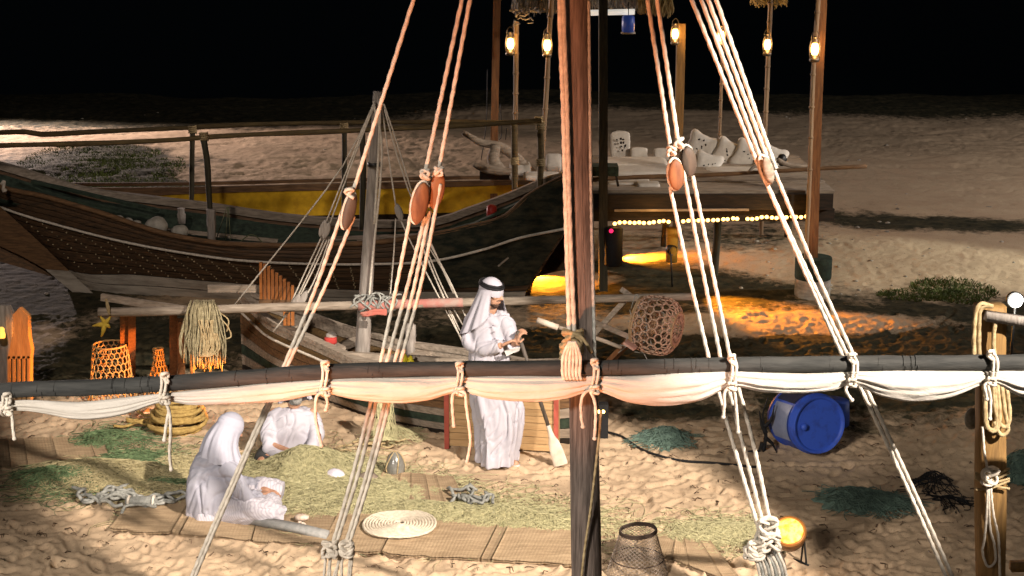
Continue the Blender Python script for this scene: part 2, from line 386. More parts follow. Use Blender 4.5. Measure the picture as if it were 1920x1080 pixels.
tag(obj('sea', mb, M('sea', (.002,.004,.004), (.001,.003,.003), .35, .6, .3, 1.2, spec=.25)), 'black night sea beyond the beach', kind='structure')

# ------------------------------------------------------------------ foreground rig, about 8.5 m away
YS = 8.40; YM = 8.62; YR = 8.80
mast = thing('boat_mast', 'thick brown timber mast standing in front of everything', 'mast', (V(1098,1080,YM)[0], YM, 0))
mb = MB(); top = V(1080, 0, YM); bot = V(1100, 1080, YM); ext = top+(top-bot)*.72; low = bot+(bot-top)*(bot[2]/(top[2]-bot[2])+.02)
P = np.linspace(low, ext, 60); zz = P[:, 2]; rad = np.interp(zz, [0, bot[2], 2.6, top[2], 9], [.094,.0875,.078,.066,.05])
mb.tube(P, rad, 28, wob=.02)
obj('pole', mb, m_mast, mast)
# mast splits: thin proud strakes
mb = MB()
for k in range(7):
    a = -1.57+random.uniform(-1.2, 1.2); z0 = random.uniform(1.8, 4.2); L = random.uniform(.4, 1.2)
    pp = []
    for z in np.linspace(z0, z0+L, 9):
        i = np.interp(z, zz, np.arange(len(zz))); c = np.array([np.interp(i, np.arange(len(zz)), P[:, q]) for q in range(3)]); r = np.interp(z, zz, rad)
        pp.append(c+np.array([math.cos(a+.05*math.sin(z*5)), math.sin(a+.05*math.sin(z*5)), 0])*(r*1.0))
    mb.tube(pp, [.0005,.003,.0035,.003,.0005], 5)
obj('grain_ridge', mb, m_mast, mast)

# spar
sp = [(-260,762),(0,733),(160,727),(310,719),(460,708),(610,698),(740,694),(862,692),(1115,690),(1372,685),(1597,682),(1858,680),(2250,676)]
spp = [V(x, y, YS) for x, y in sp]
mb = MB(); mb.tube(spp, .043, 20, n=160, wob=.05, seed=3)
spar = thing('sail_yard', 'long dark yard lying level across the mast above the furled sail', 'yard', spp[6])
obj('pole', mb, m_spar, spar)
mb = MB()
for k in range(30):
    x = random.uniform(-20, 1960); y = np.interp(x, [q[0] for q in sp], [q[1] for q in sp]); c = V(x, y, YS); a = np.arange(26)/25*2*math.pi
    sl = random.uniform(.005, .03)
    mb = MB(); mb.tube([c+np.array([sl*(t/6.28), -.0445*math.cos(t), .0445*math.sin(t)]) for t in a], random.uniform(.0015,.003), 4); obj('wrapping', mb, m_spar, spar)

# furled sail
ties = [-170, 14, 310, 610, 862, 1115, 1372, 1597, 1858, 2150]
topl = [(-170,765),(14,750),(60,748),(150,752),(230,744),(310,735),(450,722),(530,714),(610,709),(700,705),(862,704),(960,703),(1115,703),(1200,703),(1280,696),(1372,692),(1500,699),(1597,694),(1720,693),(1858,694),(2150,690)]
botl = [(-170,775),(14,768),(60,769),(150,784),(230,776),(310,751),(360,757),(450,754),(530,749),(610,736),(670,747),(740,752),(800,748),(862,733),(920,745),(990,750),(1060,744),(1115,731),(1180,752),(1240,758),(1310,749),(1372,724),(1430,733),(1500,735),(1560,729),(1597,718),(1650,739),(1710,750),(1780,742),(1858,716),(1910,739),(2000,748),(2150,718)]
xs = np.arange(-170, 2150, 3.0); A = []; na = 48; an = np.arange(na)/na*2*math.pi
def pinch(x): return min(abs(x-t) for t in ties)
tx, ty = np.array(topl, float).T; bx, by = np.array(botl, float).T
def interp_s(x, X, Yv):
    i = int(np.clip(np.searchsorted(X, x)-1, 0, len(X)-2)); t = (x-X[i])/(X[i+1]-X[i])
    m = lambda k: (Yv[min(k+1, len(X)-1)]-Yv[max(k-1, 0)])/(X[min(k+1, len(X)-1)]-X[max(k-1, 0)])
    h = X[i+1]-X[i]; return (2*t**3-3*t*t+1)*Yv[i]+(t**3-2*t*t+t)*h*m(i)+(-2*t**3+3*t*t)*Yv[i+1]+(t**3-t*t)*h*m(i+1)
for x in xs:
    yt = interp_s(x, tx, ty); yb = interp_s(x, bx, by); t = V(x, yt, YS); b = V(x, yb, YS); c = (t+b)/2; hh = max((t[2]-b[2])/2, .012)
    d = pinch(x); k = 1-math.exp(-(d/30)**1.2)
    dep = hh*(.62+.25*k)*(1+.35*float(fbm(np.array([x*.013]), np.array([3.3]), 6, 2)[0])*2)
    w1 = np.cos(an)*2.2+4; w2 = np.sin(an)*2.2+4
    fold = -np.abs(fbm(w1*1.6+x*.004, w2*1.6, 3, 2))*2.0-np.abs(fbm(w2*3.0+x*.011, w1*2.4+x*.004, 8, 2))*1.2+.35
    # gather folds fanning out from the ties
    fold += .26*np.sin(an*11+x*.012)*math.exp(-d/70)
    w = np.abs(np.sin(an*.5+.8))
    rr = 1+fold*(.58+.3*(1-k))
    A.append(np.stack([np.full(na, c[0]), c[1]-.02+np.cos(an)*dep*rr, c[2]+np.sin(an)*hh*(1+fold*.12)], 1))
mb = MB(); mb.grid(np.array(A), True, True)
single('furled_sail', mb, m_sail, 'cream canvas sail furled in swags under the dark yard', 'sail', V(862,720,YS))

# sail ties
def tie(x, ytop, ybot, ends, label, back=None):
    t = thing('sail_tie', label, 'rope tie', V(x, (ytop+ybot)/2, YS-.06), 'rope ties round the furled sail')
    c0 = V(x, ytop, YS); c1 = V(x, ybot, YS)
    mb = MB()
    for k in (-1, 1):
        o = k*.011; cz = (c0[2]+c1[2])/2; hz = (c0[2]-c1[2])/2+.012; a = np.linspace(0, 2*math.pi, 26)
        pts = [(c0[0]*(.5+.5*math.sin(q))+c1[0]*(.5-.5*math.sin(q))+o+.006*math.sin(q*3), YS-.014-.058*math.cos(q), cz+hz*math.sin(q)) for q in a]
        mb.rope(pts, .0085)
    obj('loop', mb, m_rope_w, t)
    # knot
    mb = MB(); kc = np.array(V(x, ybot-2, YS-.07)); 
    a = np.linspace(0, 2*math.pi*1.6, 40)
    mb.rope([kc+np.array([.022*math.cos(q*1.5), .014*math.sin(q*2.3), .02*math.sin(q)]) for q in a], .0085); obj('knot', mb, m_rope_w, t); mb = MB()
    kt = np.array(V(x, ytop+4, YS-.055))
    mb.rope([kt+np.array([.016*math.cos(q*1.3), .012*math.sin(q*2.1), .026*math.sin(q*.9)]) for q in a], .0085)
    obj('knot', mb, m_rope_w, t)
    for e in ends:
        pts = [kc]+[V(px, py, YS-.075) for px, py in e]
        mb = MB(); mb.rope(pts, .0092); p = pts[-1]; mb.ball(p, .0125, 5)
        obj('rope_end', mb, m_rope_w, t)
    return t
tie(14, 742, 772, [[(22,778),(24,800),(27,822)]], 'rope tie at the left end of the furled sail')
tie(310, 704, 752, [[(316,770),(312,795),(308,825)],[(318,775),(320,810),(318,850),(321,880)]], 'rope tie with two long tails above the thick yellow rope coil')
tie(610, 682, 736, [[(596,740),(592,755),(592,785),(598,815),(603,835)],[(612,745),(614,755),(611,768)]], 'rope tie with a long tail above the bearded seated man')
tie(862, 684, 735, [[(850,738),(848,752),(849,775),(851,798)],[(872,738),(875,765),(880,800),(882,830),(876,865)]], 'rope tie on the sail beside the standing man')
tie(1115, 678, 732, [[(1098,735),(1090,752),(1090,780),(1093,800)],[(1108,735),(1115,752),(1117,780),(1115,822)]], 'rope tie on the sail hanging before the mast')
tie(1372, 670, 726, [[(1359,735),(1358,760),(1356,782)],[(1377,735),(1380,760),(1384,810)]], 'rope tie where the middle right shroud passes the sail')
tie(1597, 668, 719, [[(1586,728),(1590,740),(1597,750)]], 'rope tie with one short end by the outer right shroud')
tie(1858, 662, 717, [[(1846,722),(1848,735),(1850,748)],[(1852,722),(1857,745),(1856,785)]], 'rope tie in front of the wooden post with hung rope')

# shroud tackles
def rp(mbx, pts, r=.0115): mbx.rope(pts, r); return mbx
def block(px, py, Y, L, W, D, m, root, tilt=0, yaw=0):
    """wooden pulley block: two shells, sheave and pin"""
    c = V(px, py, Y); Rm = rotz(yaw) @ roty(tilt); b = MB()
    prof = np.linspace(-1, 1, 15)
    for s in (-1, 1):
        A = []
        for q in prof:
            w = W/2*math.sqrt(max(1-abs(q)**1.9, .01)); dd = D*.50*math.sqrt(max(1-abs(q)**3, .05))
            A.append([(w*math.cos(t), s*D*.30+dd*.5*math.sin(t), q*L/2) for t in np.arange(16)/16*2*math.pi])
        b.grid(np.array(A) @ Rm.T+c, True, True)
    o = obj('block', b, m, root)
    k = MB(); k.lathe([(W*.40, -D*.12), (W*.34, 0), (W*.40, D*.12)], c, Rm @ rotx(math.pi/2), 18)
    obj('sheave', k, m_metal, o)
    return o
def strop(px, py, Y, L, W, root, m, tilt=0):
    c = V(px, py, Y); a = np.linspace(0, 2*math.pi, 30); Rm = roty(tilt)
    b = MB(); b.rope([c+Rm @ np.array([(W/2-.006)*math.cos(q), .012, (L/2+.002)*math.sin(q)]) for q in a], .0085); return obj('strop', b, m, root)
def knotmb(c, s=.03, r=.0105, n=3, seed=0):
    b = MB(); rr = random.Random(seed); p1, p2, p3 = (rr.uniform(0, 6) for _ in range(3)); a = np.linspace(0, 2*math.pi*1.25*n, 24*n)
    b.rope([c+np.array([s*math.cos(q+p1), s*.6*math.sin(q*1.37+p2), s*1.1*math.sin(q*.61+p3)]) for q in a], r); return b
def tackle(label, ups, blocks, falls, lows, extras=(), mroot=None):
    t = thing('shroud_tackle', label, 'rope tackle', V(*mroot, YR), 'shrouds of the boat mast')
    for u in ups: obj('shroud_rope', rp(MB(), VL(u, YR), .0118), m_rope_w, t)
    for b in blocks:
        block(b[0], b[1], YR-.02+b[7] if len(b) > 7 else YR-.02, b[2], b[3], .075, b[4], t, b[5], b[6])
        strop(b[0], b[1], YR-.03+(b[7] if len(b) > 7 else 0), b[2], b[3], t, m_rope_w, b[5])
    for f in falls: obj('fall_rope', rp(MB(), VL(f, YR), .0112), m_rope_w, t)
    for f in lows: obj('lower_rope', rp(MB(), VL(f, YR), .0118), m_rope_w, t)
    for x, y, s, n in extras: obj('knot', knotmb(V(x, y, YR-.04), s, .010, n, int(x)), m_rope_w, t)
    return t
def up(x0, y0, x1, y1, k=.62): return [(x0-(x1-x0)*k, y0-(y1-y0)*k), (x0, y0), (x1, y1)]
tackle('leftmost shroud, one rope with a slim block high up', [up(775,0,662,360,1.9)],
       [(653,395,.21,.07,m_blockd,.28,.4)],
       [[(646,385),(590,545),(531,690)],[(664,405),(606,545),(537,690)]],
       [[(531,690),(446,880),(356,1090),(300,1240)],[(537,690),(452,880),(362,1090),(306,1240)]], [(655,362,.022,2),(650,418,.018,1)], (640,400))
tackle('left shroud of two ropes with two brown blocks beside the standing man', [up(866,0,797,325,1.7),up(881,0,823,318,1.7)],
       [(786,380,.235,.095,m_block,.22,.3,-.02),(817,355,.215,.09,m_block,.2,.3,.05)],
       [[(776,372),(745,530),(711,690)],[(797,405),(762,545),(722,690)],[(806,395),(775,545),(737,690)],[(826,345),(790,530),(748,690)]],
       [[(711,690),(664,880),(618,1040)],[(720,690),(674,880),(624,1040)],[(738,690),(690,880),(644,1035)],[(746,690),(698,880),(650,1035)]],
       [(797,328,.022,2),(823,322,.02,2),(622,1032,.03,3),(650,1028,.03,3)], (790,360))
tackle('right shroud of two ropes with an orange brown and a dark block', [up(1214,0,1258,285,1.7),up(1232,0,1272,268,1.7)],
       [(1266,327,.17,.09,m_block,-.08,.2,-.03),(1289,302,.17,.09,m_blockd,-.14,.3,.05)],
       [[(1256,350),(1292,515),(1331,680)],[(1281,320),(1317,505),(1353,680)],[(1299,330),(1335,505),(1371,680)]],
       [[(1331,680),(1386,870),(1428,1010)],[(1353,680),(1400,860),(1436,1005)],[(1371,680),(1412,830),(1445,985)]],
       [(1259,283,.02,2),(1273,268,.022,2)], (1275,310))
tackle('outer right shroud of three ropes running down past the blue barrel', [up(1297,0,1420,306,1.3),up(1315,0,1426,296,1.3),up(1328,0,1440,300,1.3),up(1343,0,1455,316,1.3)],
       [(1436,318,.16,.065,m_pale,-.34,.5)],
       [[(1418,300),(1500,490),(1580,668)],[(1434,335),(1512,505),(1590,668)],[(1452,320),(1526,500),(1601,668)]],
       [[(1585,668),(1690,890),(1775,1085),(1840,1240)],[(1596,668),(1700,890),(1787,1085),(1850,1240)]], [(1595,672,.026,3)], (1440,320))
# deadeye lashings at the bottom of the two inner shrouds
def lashing(pxs, base, m, label, px0):
    t = thing('rope_lashing', label, 'rope lashing', V(px0, 1060, YR), 'lashings at the feet of the shrouds')
    return t
t = thing('rope_lashing', 'pale lashing at the foot of the left shroud', 'rope lashing', V(635,1060,YR), 'lashings at the feet of the shrouds')
for x0, x1 in ((612,606),(618,618),(626,612),(640,628),(648,640),(655,652),(648,622),(660,655)):
    b = MB(); rp(b, VL([(x0,1015),((x0+x1)/2+random.uniform(-3,3),1050),(x1,1100),(x1-6,1200)], YR), .0085); obj('strand', b, m_rope_w, t)
obj('knot', knotmb(V(618,1030,YR-.03), .04, .010, 5, 3), m_rope_w, t); obj('knot', knotmb(V(650,1030,YR-.03), .038, .010, 5, 4), m_rope_w, t)
t = thing('rope_lashing', 'grey knotted lashing on a dark block beside the orange lamp', 'rope lashing', V(1440,1050,YR), 'lashings at the feet of the shrouds')
block(1447, 1062, YR+.06, .30, .15, .12, m_blockd, t, -.25, .4)
for k in range(9):
    b = MB(); x = 1410+k*6.2; rp(b, VL([(1425+k*3,985),(x+random.uniform(-4,4),1030),(x+14,1075),(x+20,1160)], YR-.05), .0095); obj('strand', b, m_rope_g if k % 2 else m_rope_w, t)
for x, y, s, n in ((1440,990,.05,6),(1418,1032,.045,6),(1445,1015,.05,6),(1406,1035,.03,3)): obj('knot', knotmb(V(x, y, YR-.07), s, .010, n, x), m_rope_w, t)

# halyard
hal = thing('halyard', 'thick orange lit halyard rope running down the mast to a knot', 'rope', V(1070,640,YM-.1))
Yh = YM-.05
for a, b in ((-8, 0), (6, 11)):
    k = MB(); rp(k, VL([(1053+a*.5-25,-900),(1053+a*.5,0),(1060+a*.5,200),(1066+a*.5,430),(1073+a*.7,625)], Yh-.05), .0135); obj('fall_rope', k, m_rope_w, hal)
obj('knot', knotmb(V(1074,640,YM-.13), .05, .0125, 7, 11), m_rope_t, hal); obj('knot', knotmb(V(1066,662,YM-.14), .04, .012, 5, 12), m_rope_t, hal)
for k in range(6):
    b = MB(); x = 1056+k*6.4; rp(b, VL([(1068+k*2,640),(x,668),(x-1,700),(x+2,712)], YS-.075), .0095); obj('strand', b, m_rope_w, hal)
b = MB(); rp(b, VL([(1080,628),(1092,634),(1103,650),(1110,663)], YM-.16), .010); obj('tail', b, m_rope_t, hal)
b = MB(); rp(b, VL([(1104,0),(1106,200),(1109,420),(1112,560),(1115,668)], YM-.05), .0085)
single('mast_line', b, m_rope_g, 'thin grey line stretched down the right edge of the mast', 'rope', V(1112,600,YM))
b = MB(); rp(b, VL([(1127,770),(1122,830),(1108,950),(1094,1050),(1080,1200)], YM-.12), .0075)
single('tan_line', b, m_rope_t, 'thin tan line slanting across the lower mast', 'rope', V(1110,930,YM))

# post at the right with hung ropes
YP = 9.35
pb = V(1862,1080,YP); post = thing('mooring_post', 'stout ochre wooden post hung with coiled rope', 'post', (V(1858,1450,YP)[0], YP, 0))
m_ochre = M('ochre_wood', (.26,.15,.05), (.15,.085,.03), .7, 8, .4, 25, (5,5,.5))
w = 55*mpp(YP); zt = V(1856,572,YP)[2]
pp_ = VL([(1858,1450),(1857,1080),(1857,800),(1856,560)], YP); pz_ = [q[2] for q in pp_]; px_ = [q[0] for q in pp_]
b = MB(); A = []
for z in np.linspace(0, zt, 24):
    rr = w/2*(1+.04*math.sin(z*5)); cx = float(np.interp(z, pz_, px_))
    A.append([(cx+rr*math.copysign(abs(math.cos(q))**.55, math.cos(q)), YP+rr*.9*math.copysign(abs(math.sin(q))**.55, math.sin(q)), z) for q in np.arange(20)/20*2*math.pi])
b.grid(np.array(A), True, True); obj('timber', b, m_ochre, post)
b = MB(); b.beam(V(1848,592,YP-.12), V(2100,628,YP-.12), .06, .055); obj('crossbar', b, m_palez, post)
b = MB(); b.beam(V(1895,1062,YP), V(2100,1056,YP), .06, .055); obj('lower_crossbar', b, m_ochre, post)
t = thing('hung_rope', 'tan rope hitched over the post and hanging in loops below the sail', 'rope', V(1862,760,YP-.1))
for pts in ([(1858,574),(1838,570),(1829,590),(1826,640),(1828,700)],[(1862,574),(1842,576),(1836,600),(1836,690)],[(1866,600),(1863,640),(1866,690)],[(1846,720),(1848,790),(1856,805),(1868,795),(1866,725)],[(1862,720),(1866,770),(1880,800),(1893,785),(1888,730)],[(1870,720),(1874,780),(1868,806),(1852,800),(1846,740)],[(1878,725),(1884,770),(1890,805),(1876,815),(1864,790)]):
    b = MB(); rp(b, VL(pts, YP-.13), .0135); obj('loop', b, m_rope_t, t)
for pts in ([(1842,800),(1846,850),(1853,885)],[(1852,895),(1850,960),(1846,1010),(1842,1035),(1852,1062),(1866,1052),(1864,1020),(1856,985),(1853,900)],[(1856,895),(1862,960),(1872,1010),(1875,1090)]):
    b = MB(); rp(b, VL(pts, YP-.12), .008); obj('tail', b, m_rope_w, t)
obj('knot', knotmb(V(1856,893,YP-.13), .045, .009, 5, 2), m_rope_w, t)
b = MB()
for k in range(5):
    y0 = 895+k*5; rp(b, VL([(1828,y0+random.uniform(-14,14)),(1858,y0),(1893,y0+random.uniform(-18,10))], YP-.11), .008)
obj('wrap', b, m_rope_t, t)
b = MB(); b.ball(V(1822,785,YP+.1), (.045,.03,.07), 8); single('float', b, m_rope_g, 'small grey net float hanging behind the wooden post', 'float', V(1822,785,YP+.1))
# ------------------------------------------------------------------ big dhow
DH = thing('big_dhow', 'large brown wooden dhow with white bottom beached behind the men', 'dhow', (-2.5, 20.5, 0))
def poly(pts):
    p = np.array(pts, float); return lambda x: (float(np.interp(x, p[:,0], p[:,1])))
L_keel = [(-900,-150),(-300,240),(0,470),(80,520),(195,590),(400,603),(560,608),(820,608),(1060,600),(1150,590)]
L_wl = [(-900,-210),(-300,170),(0,392),(70,452),(130,507),(250,515),(400,528),(560,539),(700,545),(870,548),(1000,546),(1150,535)]
L_wale = [(-900,-40),(-300,250),(0,388),(120,425),(250,457),(400,482),(480,490),(600,495),(700,495),(800,490),(900,468),(970,446),(1050,430),(1150,410)]
L_top = [(-900,-130),(-300,190),(0,345),(100,375),(200,405),(300,438),(400,457),(480,462),(600,462),(700,457),(800,444),(870,430),(948,408),(990,370),(1052,336),(1150,295)]
# the real stem curve (rabbet): planks start on it
RAB = [(-330,120),(-120,290),(10,398),(70,450),(130,507),(200,572)]
def smoothline(L, x):
    p = np.array(L, float); i = int(np.clip(np.searchsorted(p[:,0], x)-1, 0, len(p)-2)); X = p[:,0]; Yv = p[:,1]
    return interp_s(x, X, Yv)
def hullpt(u, w):
    """u 0 stem..1 stern, w 0 keel..1 gunwale (near side)"""
    ws = [0, .38, .74, 1]; starts = [(198,571),(128,506),(-5,385),(-60,330)]
    pts = []
    for (sx, sy), ex, L in zip(starts, (972, 986, 1066, 1085), (L_keel, L_wl, L_wale, L_top)):
        x = sx+(ex-sx)*u; y = smoothline(L, x)
        y0 = smoothline(L, sx); y = y+(sy-y0)*max(0, 1-u*9)
        pts.append((x, y))
    x = np.interp(w, ws, [p[0] for p in pts]); y = np.interp(w, ws, [p[1] for p in pts])
    B = min(1, (u/.45))**.62 if u < .45 else 1-.12*((u-.45)/.55)**2
    bulge = 1.05*B*(.16+.84*min(1, w*1.25)**.62)
    return V(x, y, 20.75-bulge)
us = np.linspace(0, 1, 60)
edges = [0,.10,.20,.29,.38,.455,.53,.605,.675,.75,.82,.88,.94,1.0]
for k in range(len(edges)-1):
    w0, w1 = edges[k]+.004, edges[k+1]-.004
    A = []
    for w, dy in ((w0, .05), (w0, 0), ((w0+w1)/2, -.006), (w1, 0), (w1, .05)):
        A.append([hullpt(u, w)+np.array([0, dy, 0]) for u in us])
    b = MB(); b.grid(np.array(A)[::-1]); o = obj('plank', b, m_hullw if k < 4 else m_hull, DH, ang=35)
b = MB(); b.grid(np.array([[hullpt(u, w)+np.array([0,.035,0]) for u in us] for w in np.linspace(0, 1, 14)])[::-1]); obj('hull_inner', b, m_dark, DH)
# stem post
pr = [(-420,30),(-330,110),(-120,280),(10,396),(70,450),(130,508),(200,574)]; po = [(-470,80),(-380,160),(-170,330),(0,462),(40,480),(85,505),(188,592)]
b = MB(); A = []
for (x0,y0), (x1,y1) in zip(pr, po):
    A.append([V(x0,y0,20.55), V(x1,y1,20.6), V(x1,y1,20.85), V(x0,y0,20.85)])
A = np.array(A); b.grid(A[:6], True, True); obj('stem_post', b, m_brown, DH, ang=30)
b = MB(); b.grid(np.array([A[5]*.999+A[6]*.001, A[6]]), True, True); obj('stem_foot', b, m_hullw, DH, ang=30)
# wale rope line
b = MB(); b.tube([hullpt(u, .745)+np.array([0,-.03-.05*np.clip((u-.72)/.08,0,1),0]) for u in np.linspace(.0,1,70)], .017, 6); obj('rubbing_rope', b, m_rope_w, DH)
b = MB(); b.tube([hullpt(u, .995)+np.array([0,-.0,.02]) for u in us], .035, 6); obj('gunwale', b, m_brown, DH)
# nails
b = MB()
for i in range(22):
    u = .055+i*.0365
    for j in range(13):
        w = .40+.026*j+(.05 if j > 12 else 0)
        if w > .735: break
        p = hullpt(u-w*.03+.0012*math.sin(j*3.7+i), w)
        b.ball(p+np.array([0,-.010,0]), .0115 if (i*7+j*5)%4 else .006, 3)
tag(obj('nail_heads', b, M('nail', (.5,.4,.24), rough=.6), DH), kind='stuff')
# dark sheet added over the stern quarter to stand for its shade
A = []
for w in np.linspace(.42, 1.015, 22):
    row = []
    for u in np.linspace(.735, .995, 40):
        p = hullpt(u, min(w, 1)); e = float(fbm(np.array([p[0]*3.5]), np.array([p[2]*5.0]), 5, 4)[0]); row.append(p+np.array([0, -.03-.05*abs(e), .02*e+(.03 if w > 1 else 0)]))
    A.append(row)
b = MB(); b.grid(np.array(A)[::-1]); single('stern_shade_sheet', b, M('stern_shade_green', (.05,.045,.026), (.010,.014,.010), .95, 5, .9, 40, (1,1,2.5), contrast=(.4,.62)), 'dark green net thrown over the stern quarter of the big dhow', 'net', hullpt(.87,.9))
E_ = np.array([hullpt(1.0, w) for w in np.linspace(0, 1, 14)]); b = MB(); b.grid(np.array([E_, E_+np.array([.10,.5,.0]), E_+np.array([.0,1.1,0])])); obj('transom', b, m_dark, DH)
# far gunwale + deck
fg = [(-300,230,20.9),(0,310,21.2),(155,356,21.5),(270,372,21.65),(400,388,21.7),(540,408,21.75),(700,419,21.75),(814,415,21.7),(876,396,21.6),(958,366,21.5),(1011,343,21.4),(1054,331,21.2),(1090,322,20.6)]
b = MB(); P = smooth_path(VL(fg, 21.5), 50); b.grid(np.array([P+np.array([0,-.05,-.05]), P+np.array([0,-.05,.045]), P+np.array([0,.06,.045]), P+np.array([0,.06,-.05])]).transpose(1,0,2), True, True); obj('far_gunwale', b, m_pale, DH, ang=30)
near = np.array([hullpt(u, .97) for u in np.linspace(0,1,50)]); b = MB()
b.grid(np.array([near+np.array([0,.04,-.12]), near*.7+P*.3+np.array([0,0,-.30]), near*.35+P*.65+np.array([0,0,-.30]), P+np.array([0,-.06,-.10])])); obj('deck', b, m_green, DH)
b = MB(); b.grid(np.array([P+np.array([0,.03,-.05]), P+np.array([0,-.3,-.75]), P+np.array([0,-.7,-1.1])])); obj('far_side', b, m_hull, DH)
# inside planks lying in the dhow, greenish in the stern
for (x0,y0,x1,y1,Y) in ((830,447,1050,345,21.1),(845,430,1045,372,21.3),(250,425,520,452,20.9),(600,448,820,440,20.9),(20,352,300,408,20.9),(60,340,300,395,21.1)):
    b = MB(); b.beam(V(x0,y0,Y), V(x1,y1,Y), .12, .03); obj('deck_board', b, m_green if x0 > 820 or x0 < 100 else m_pale, DH, smooth=False)
# awning rails and posts
def bar(pts, r, m, name, parent, Y, wob=.18, seed=1, sides=8):
    b = MB(); b.tube(VL(pts, Y), r, sides, n=40, wob=wob, seed=seed); return obj(name, b, m, parent)
m_rail = M('rail_wood', (.17,.12,.05), (.07,.05,.025), .8, 8, .4, 25, (.7,5,5))
bar([(-160,246),(0,249),(40,246),(75,252),(200,246),(340,240),(480,233),(650,230),(820,229),(1005,230)], .032, m_rail, 'awning_rail', DH, 21.9, seed=2)
bar([(-160,280),(0,273),(200,268),(330,262),(390,257),(480,252),(640,246),(760,240),(860,236),(1015,226)], .032, m_rail, 'awning_rail', DH, 20.2, seed=5)
for pts, r, Y, m in (([(361,246),(360,300),(359,420)], .034, 21.85, m_darkz),([(381,258),(388,300),(391,350),(394,400)], .038, 20.15, m_darkz),([(396,392),(397,455)], .055, 20.1, m_palez),([(645,232),(646,290),(644,420)], .034, 21.85, m_darkz),([(679,250),(681,320),(678,430)], .036, 20.2, m_darkz),([(964,228),(965,300),(966,400)], .042, 21.85, m_rail),([(1013,228),(1014,300),(1012,360)], .042, 21.0, m_rail)):
    b = MB(); b.tube(VL(pts, Y), r, 8, n=14, wob=.1); obj('awning_post', b, m, DH)
for x, y, Y in ((645,238,21.85),(382,256,20.15),(361,243,21.85),(1013,236,21.0),(965,302,21.85),(1013,305,21.0),(1010,226,21.4)):
    b = MB(); c = V(x,y,Y); a = np.linspace(0, 25, 60); b.rope([c+np.array([.05*math.cos(q), .05*math.sin(q), .004*q-.05]) for q in a], .012, step=.02); obj('lashing', b, m_rope_t, DH)
# things lying in the dhow
def sack(px, py, Y, rx, ry, rz, m, label, seed):
    b = MB(); c = V(px, py, Y); b.ball(c, (rx, ry, rz), 12); me = b.mesh('sack', c)
    v = mverts(me); k = 1+.45*fbm(v[:,0]*7+seed*3.3, v[:,2]*7+v[:,1]*5, seed, 3); v = v*k[:,None]; setv(me, v)
    me.materials.append(m); o = bpy.data.objects.new('sack', me); COL.objects.link(o); o.location = tuple(c); return tag(o, label, 'sack', 'sacks in the dhow')
m_bag = M('sack_white', (.46,.43,.37), (.28,.26,.22), .9, 12, .5)
sack(294,424,20.4,.15,.13,.12,m_bag,'larger pale sack lying on the dhow gunwale',3); sack(337,434,20.4,.11,.1,.09,m_bag,'smaller pale sack beside the larger sack on the dhow',4)
for k, (x, y) in enumerate([(205,407),(222,409),(240,414),(256,418)]): sack(x,y,20.4,.07,.06,.04,m_bag,('small pale bundle farthest from the sacks in the row on the dhow gunwale','second small pale bundle from the dhow bow in the gunwale row','third small pale bundle from the dhow bow in the gunwale row','small pale bundle nearest the larger sack on the dhow gunwale')[k],5+k)
b = MB(); c = V(340,402,20.9); b.lathe([(.05,-.12),(.06,0),(.045,.02),(.045,.07),(.05,.08)], c, n=12); single('jug', b, m_palez, 'pale jug standing in the dhow behind the sacks', 'jug', c)
b = MB(); c = V(922,398,21.2); b.lathe([(.06,-.1),(.07,.0),(.065,.08),(.03,.1)], c, n=12); single('red_can', b, M('red_plastic', (.42,.03,.02), rough=.5), 'small red can in the dark stern of the dhow', 'can', c)
b = MB(); c = V(690,452,20.6); b.box(c, (.28,.1,.08)); single('wooden_block', b, m_pale, 'short pale wood block lying on the dhow deck behind the small mast', 'block', c, smooth=False)
b = MB()
for x in (405,423,432): b.tube(VL([(427+(x-420)*.1,388),(x,450)], 20.5), .006, 4)
b.tube(VL([(405,450),(430,470),(470,440),(500,462)], 20.4), .008, 5, n=20)
single('dangling_cords', b, M('cord_olive', (.16,.17,.09)), 'loose cords dangling into the dhow from its far rail', 'cord', V(427,388,20.5))
b = MB(); b.beam(V(934,499,19.5), V(953,483,19.5), .02, .02); single('tent_peg', b, m_pale, 'short lit stick leaning against the dark dhow stern', 'stick', V(934,499,19.5), smooth=False)
# white motif at the bow edge
b = MB(); b.tube(VL([(2,346),(8,340),(6,358),(12,355)], 19.9), .02, 6, n=12); single('rope_end', b, m_rope_w, 'white rope end tied at the dhow bow edge', 'rope', V(6,350,19.9))

# ------------------------------------------------------------------ yellow boat behind
YB = thing('yellow_boat', 'long yellow boat with brown rail lying behind the dhow', 'boat', (-2, 24.5, 0))
m_yel = M('yellow_paint', (.74,.46,.025), (.52,.30,.02), .55, 6, .2)
yt = [(120,352),(250,352),(400,350),(600,345),(800,341),(960,338),(1100,335)]; ym = [(120,368),(250,368),(400,362),(600,357),(800,352),(960,347),(1100,344)]; yb2 = [(120,408),(250,410),(400,408),(600,404),(800,400),(960,394),(1100,388)]
def strip(L0, L1, Y0, Y1, th=.05):
    n = 40; a = smooth_path(VL(L0, Y0), n); c = smooth_path(VL(L1, Y1), n); d = np.array([0, th, 0]); b = MB(); b.grid(np.array([a, c, c+d, a+d]).transpose(1,0,2), True, True); return b
obj('rail_strake', strip(yt, ym, 24.4, 24.38), m_brown, YB, ang=30); obj('yellow_strake', strip(ym, yb2, 24.42, 24.5), m_yel, YB, ang=30)
obj('lower_hull', strip(yb2, [(p[0],p[1]+42) for p in yb2], 24.5, 24.75), m_dark, YB, ang=30)
obj('far_rail', strip([(p[0],p[1]-9) for p in yt], [(p[0],p[1]-3) for p in yt], 25.6, 25.6), m_brown, YB, ang=30)
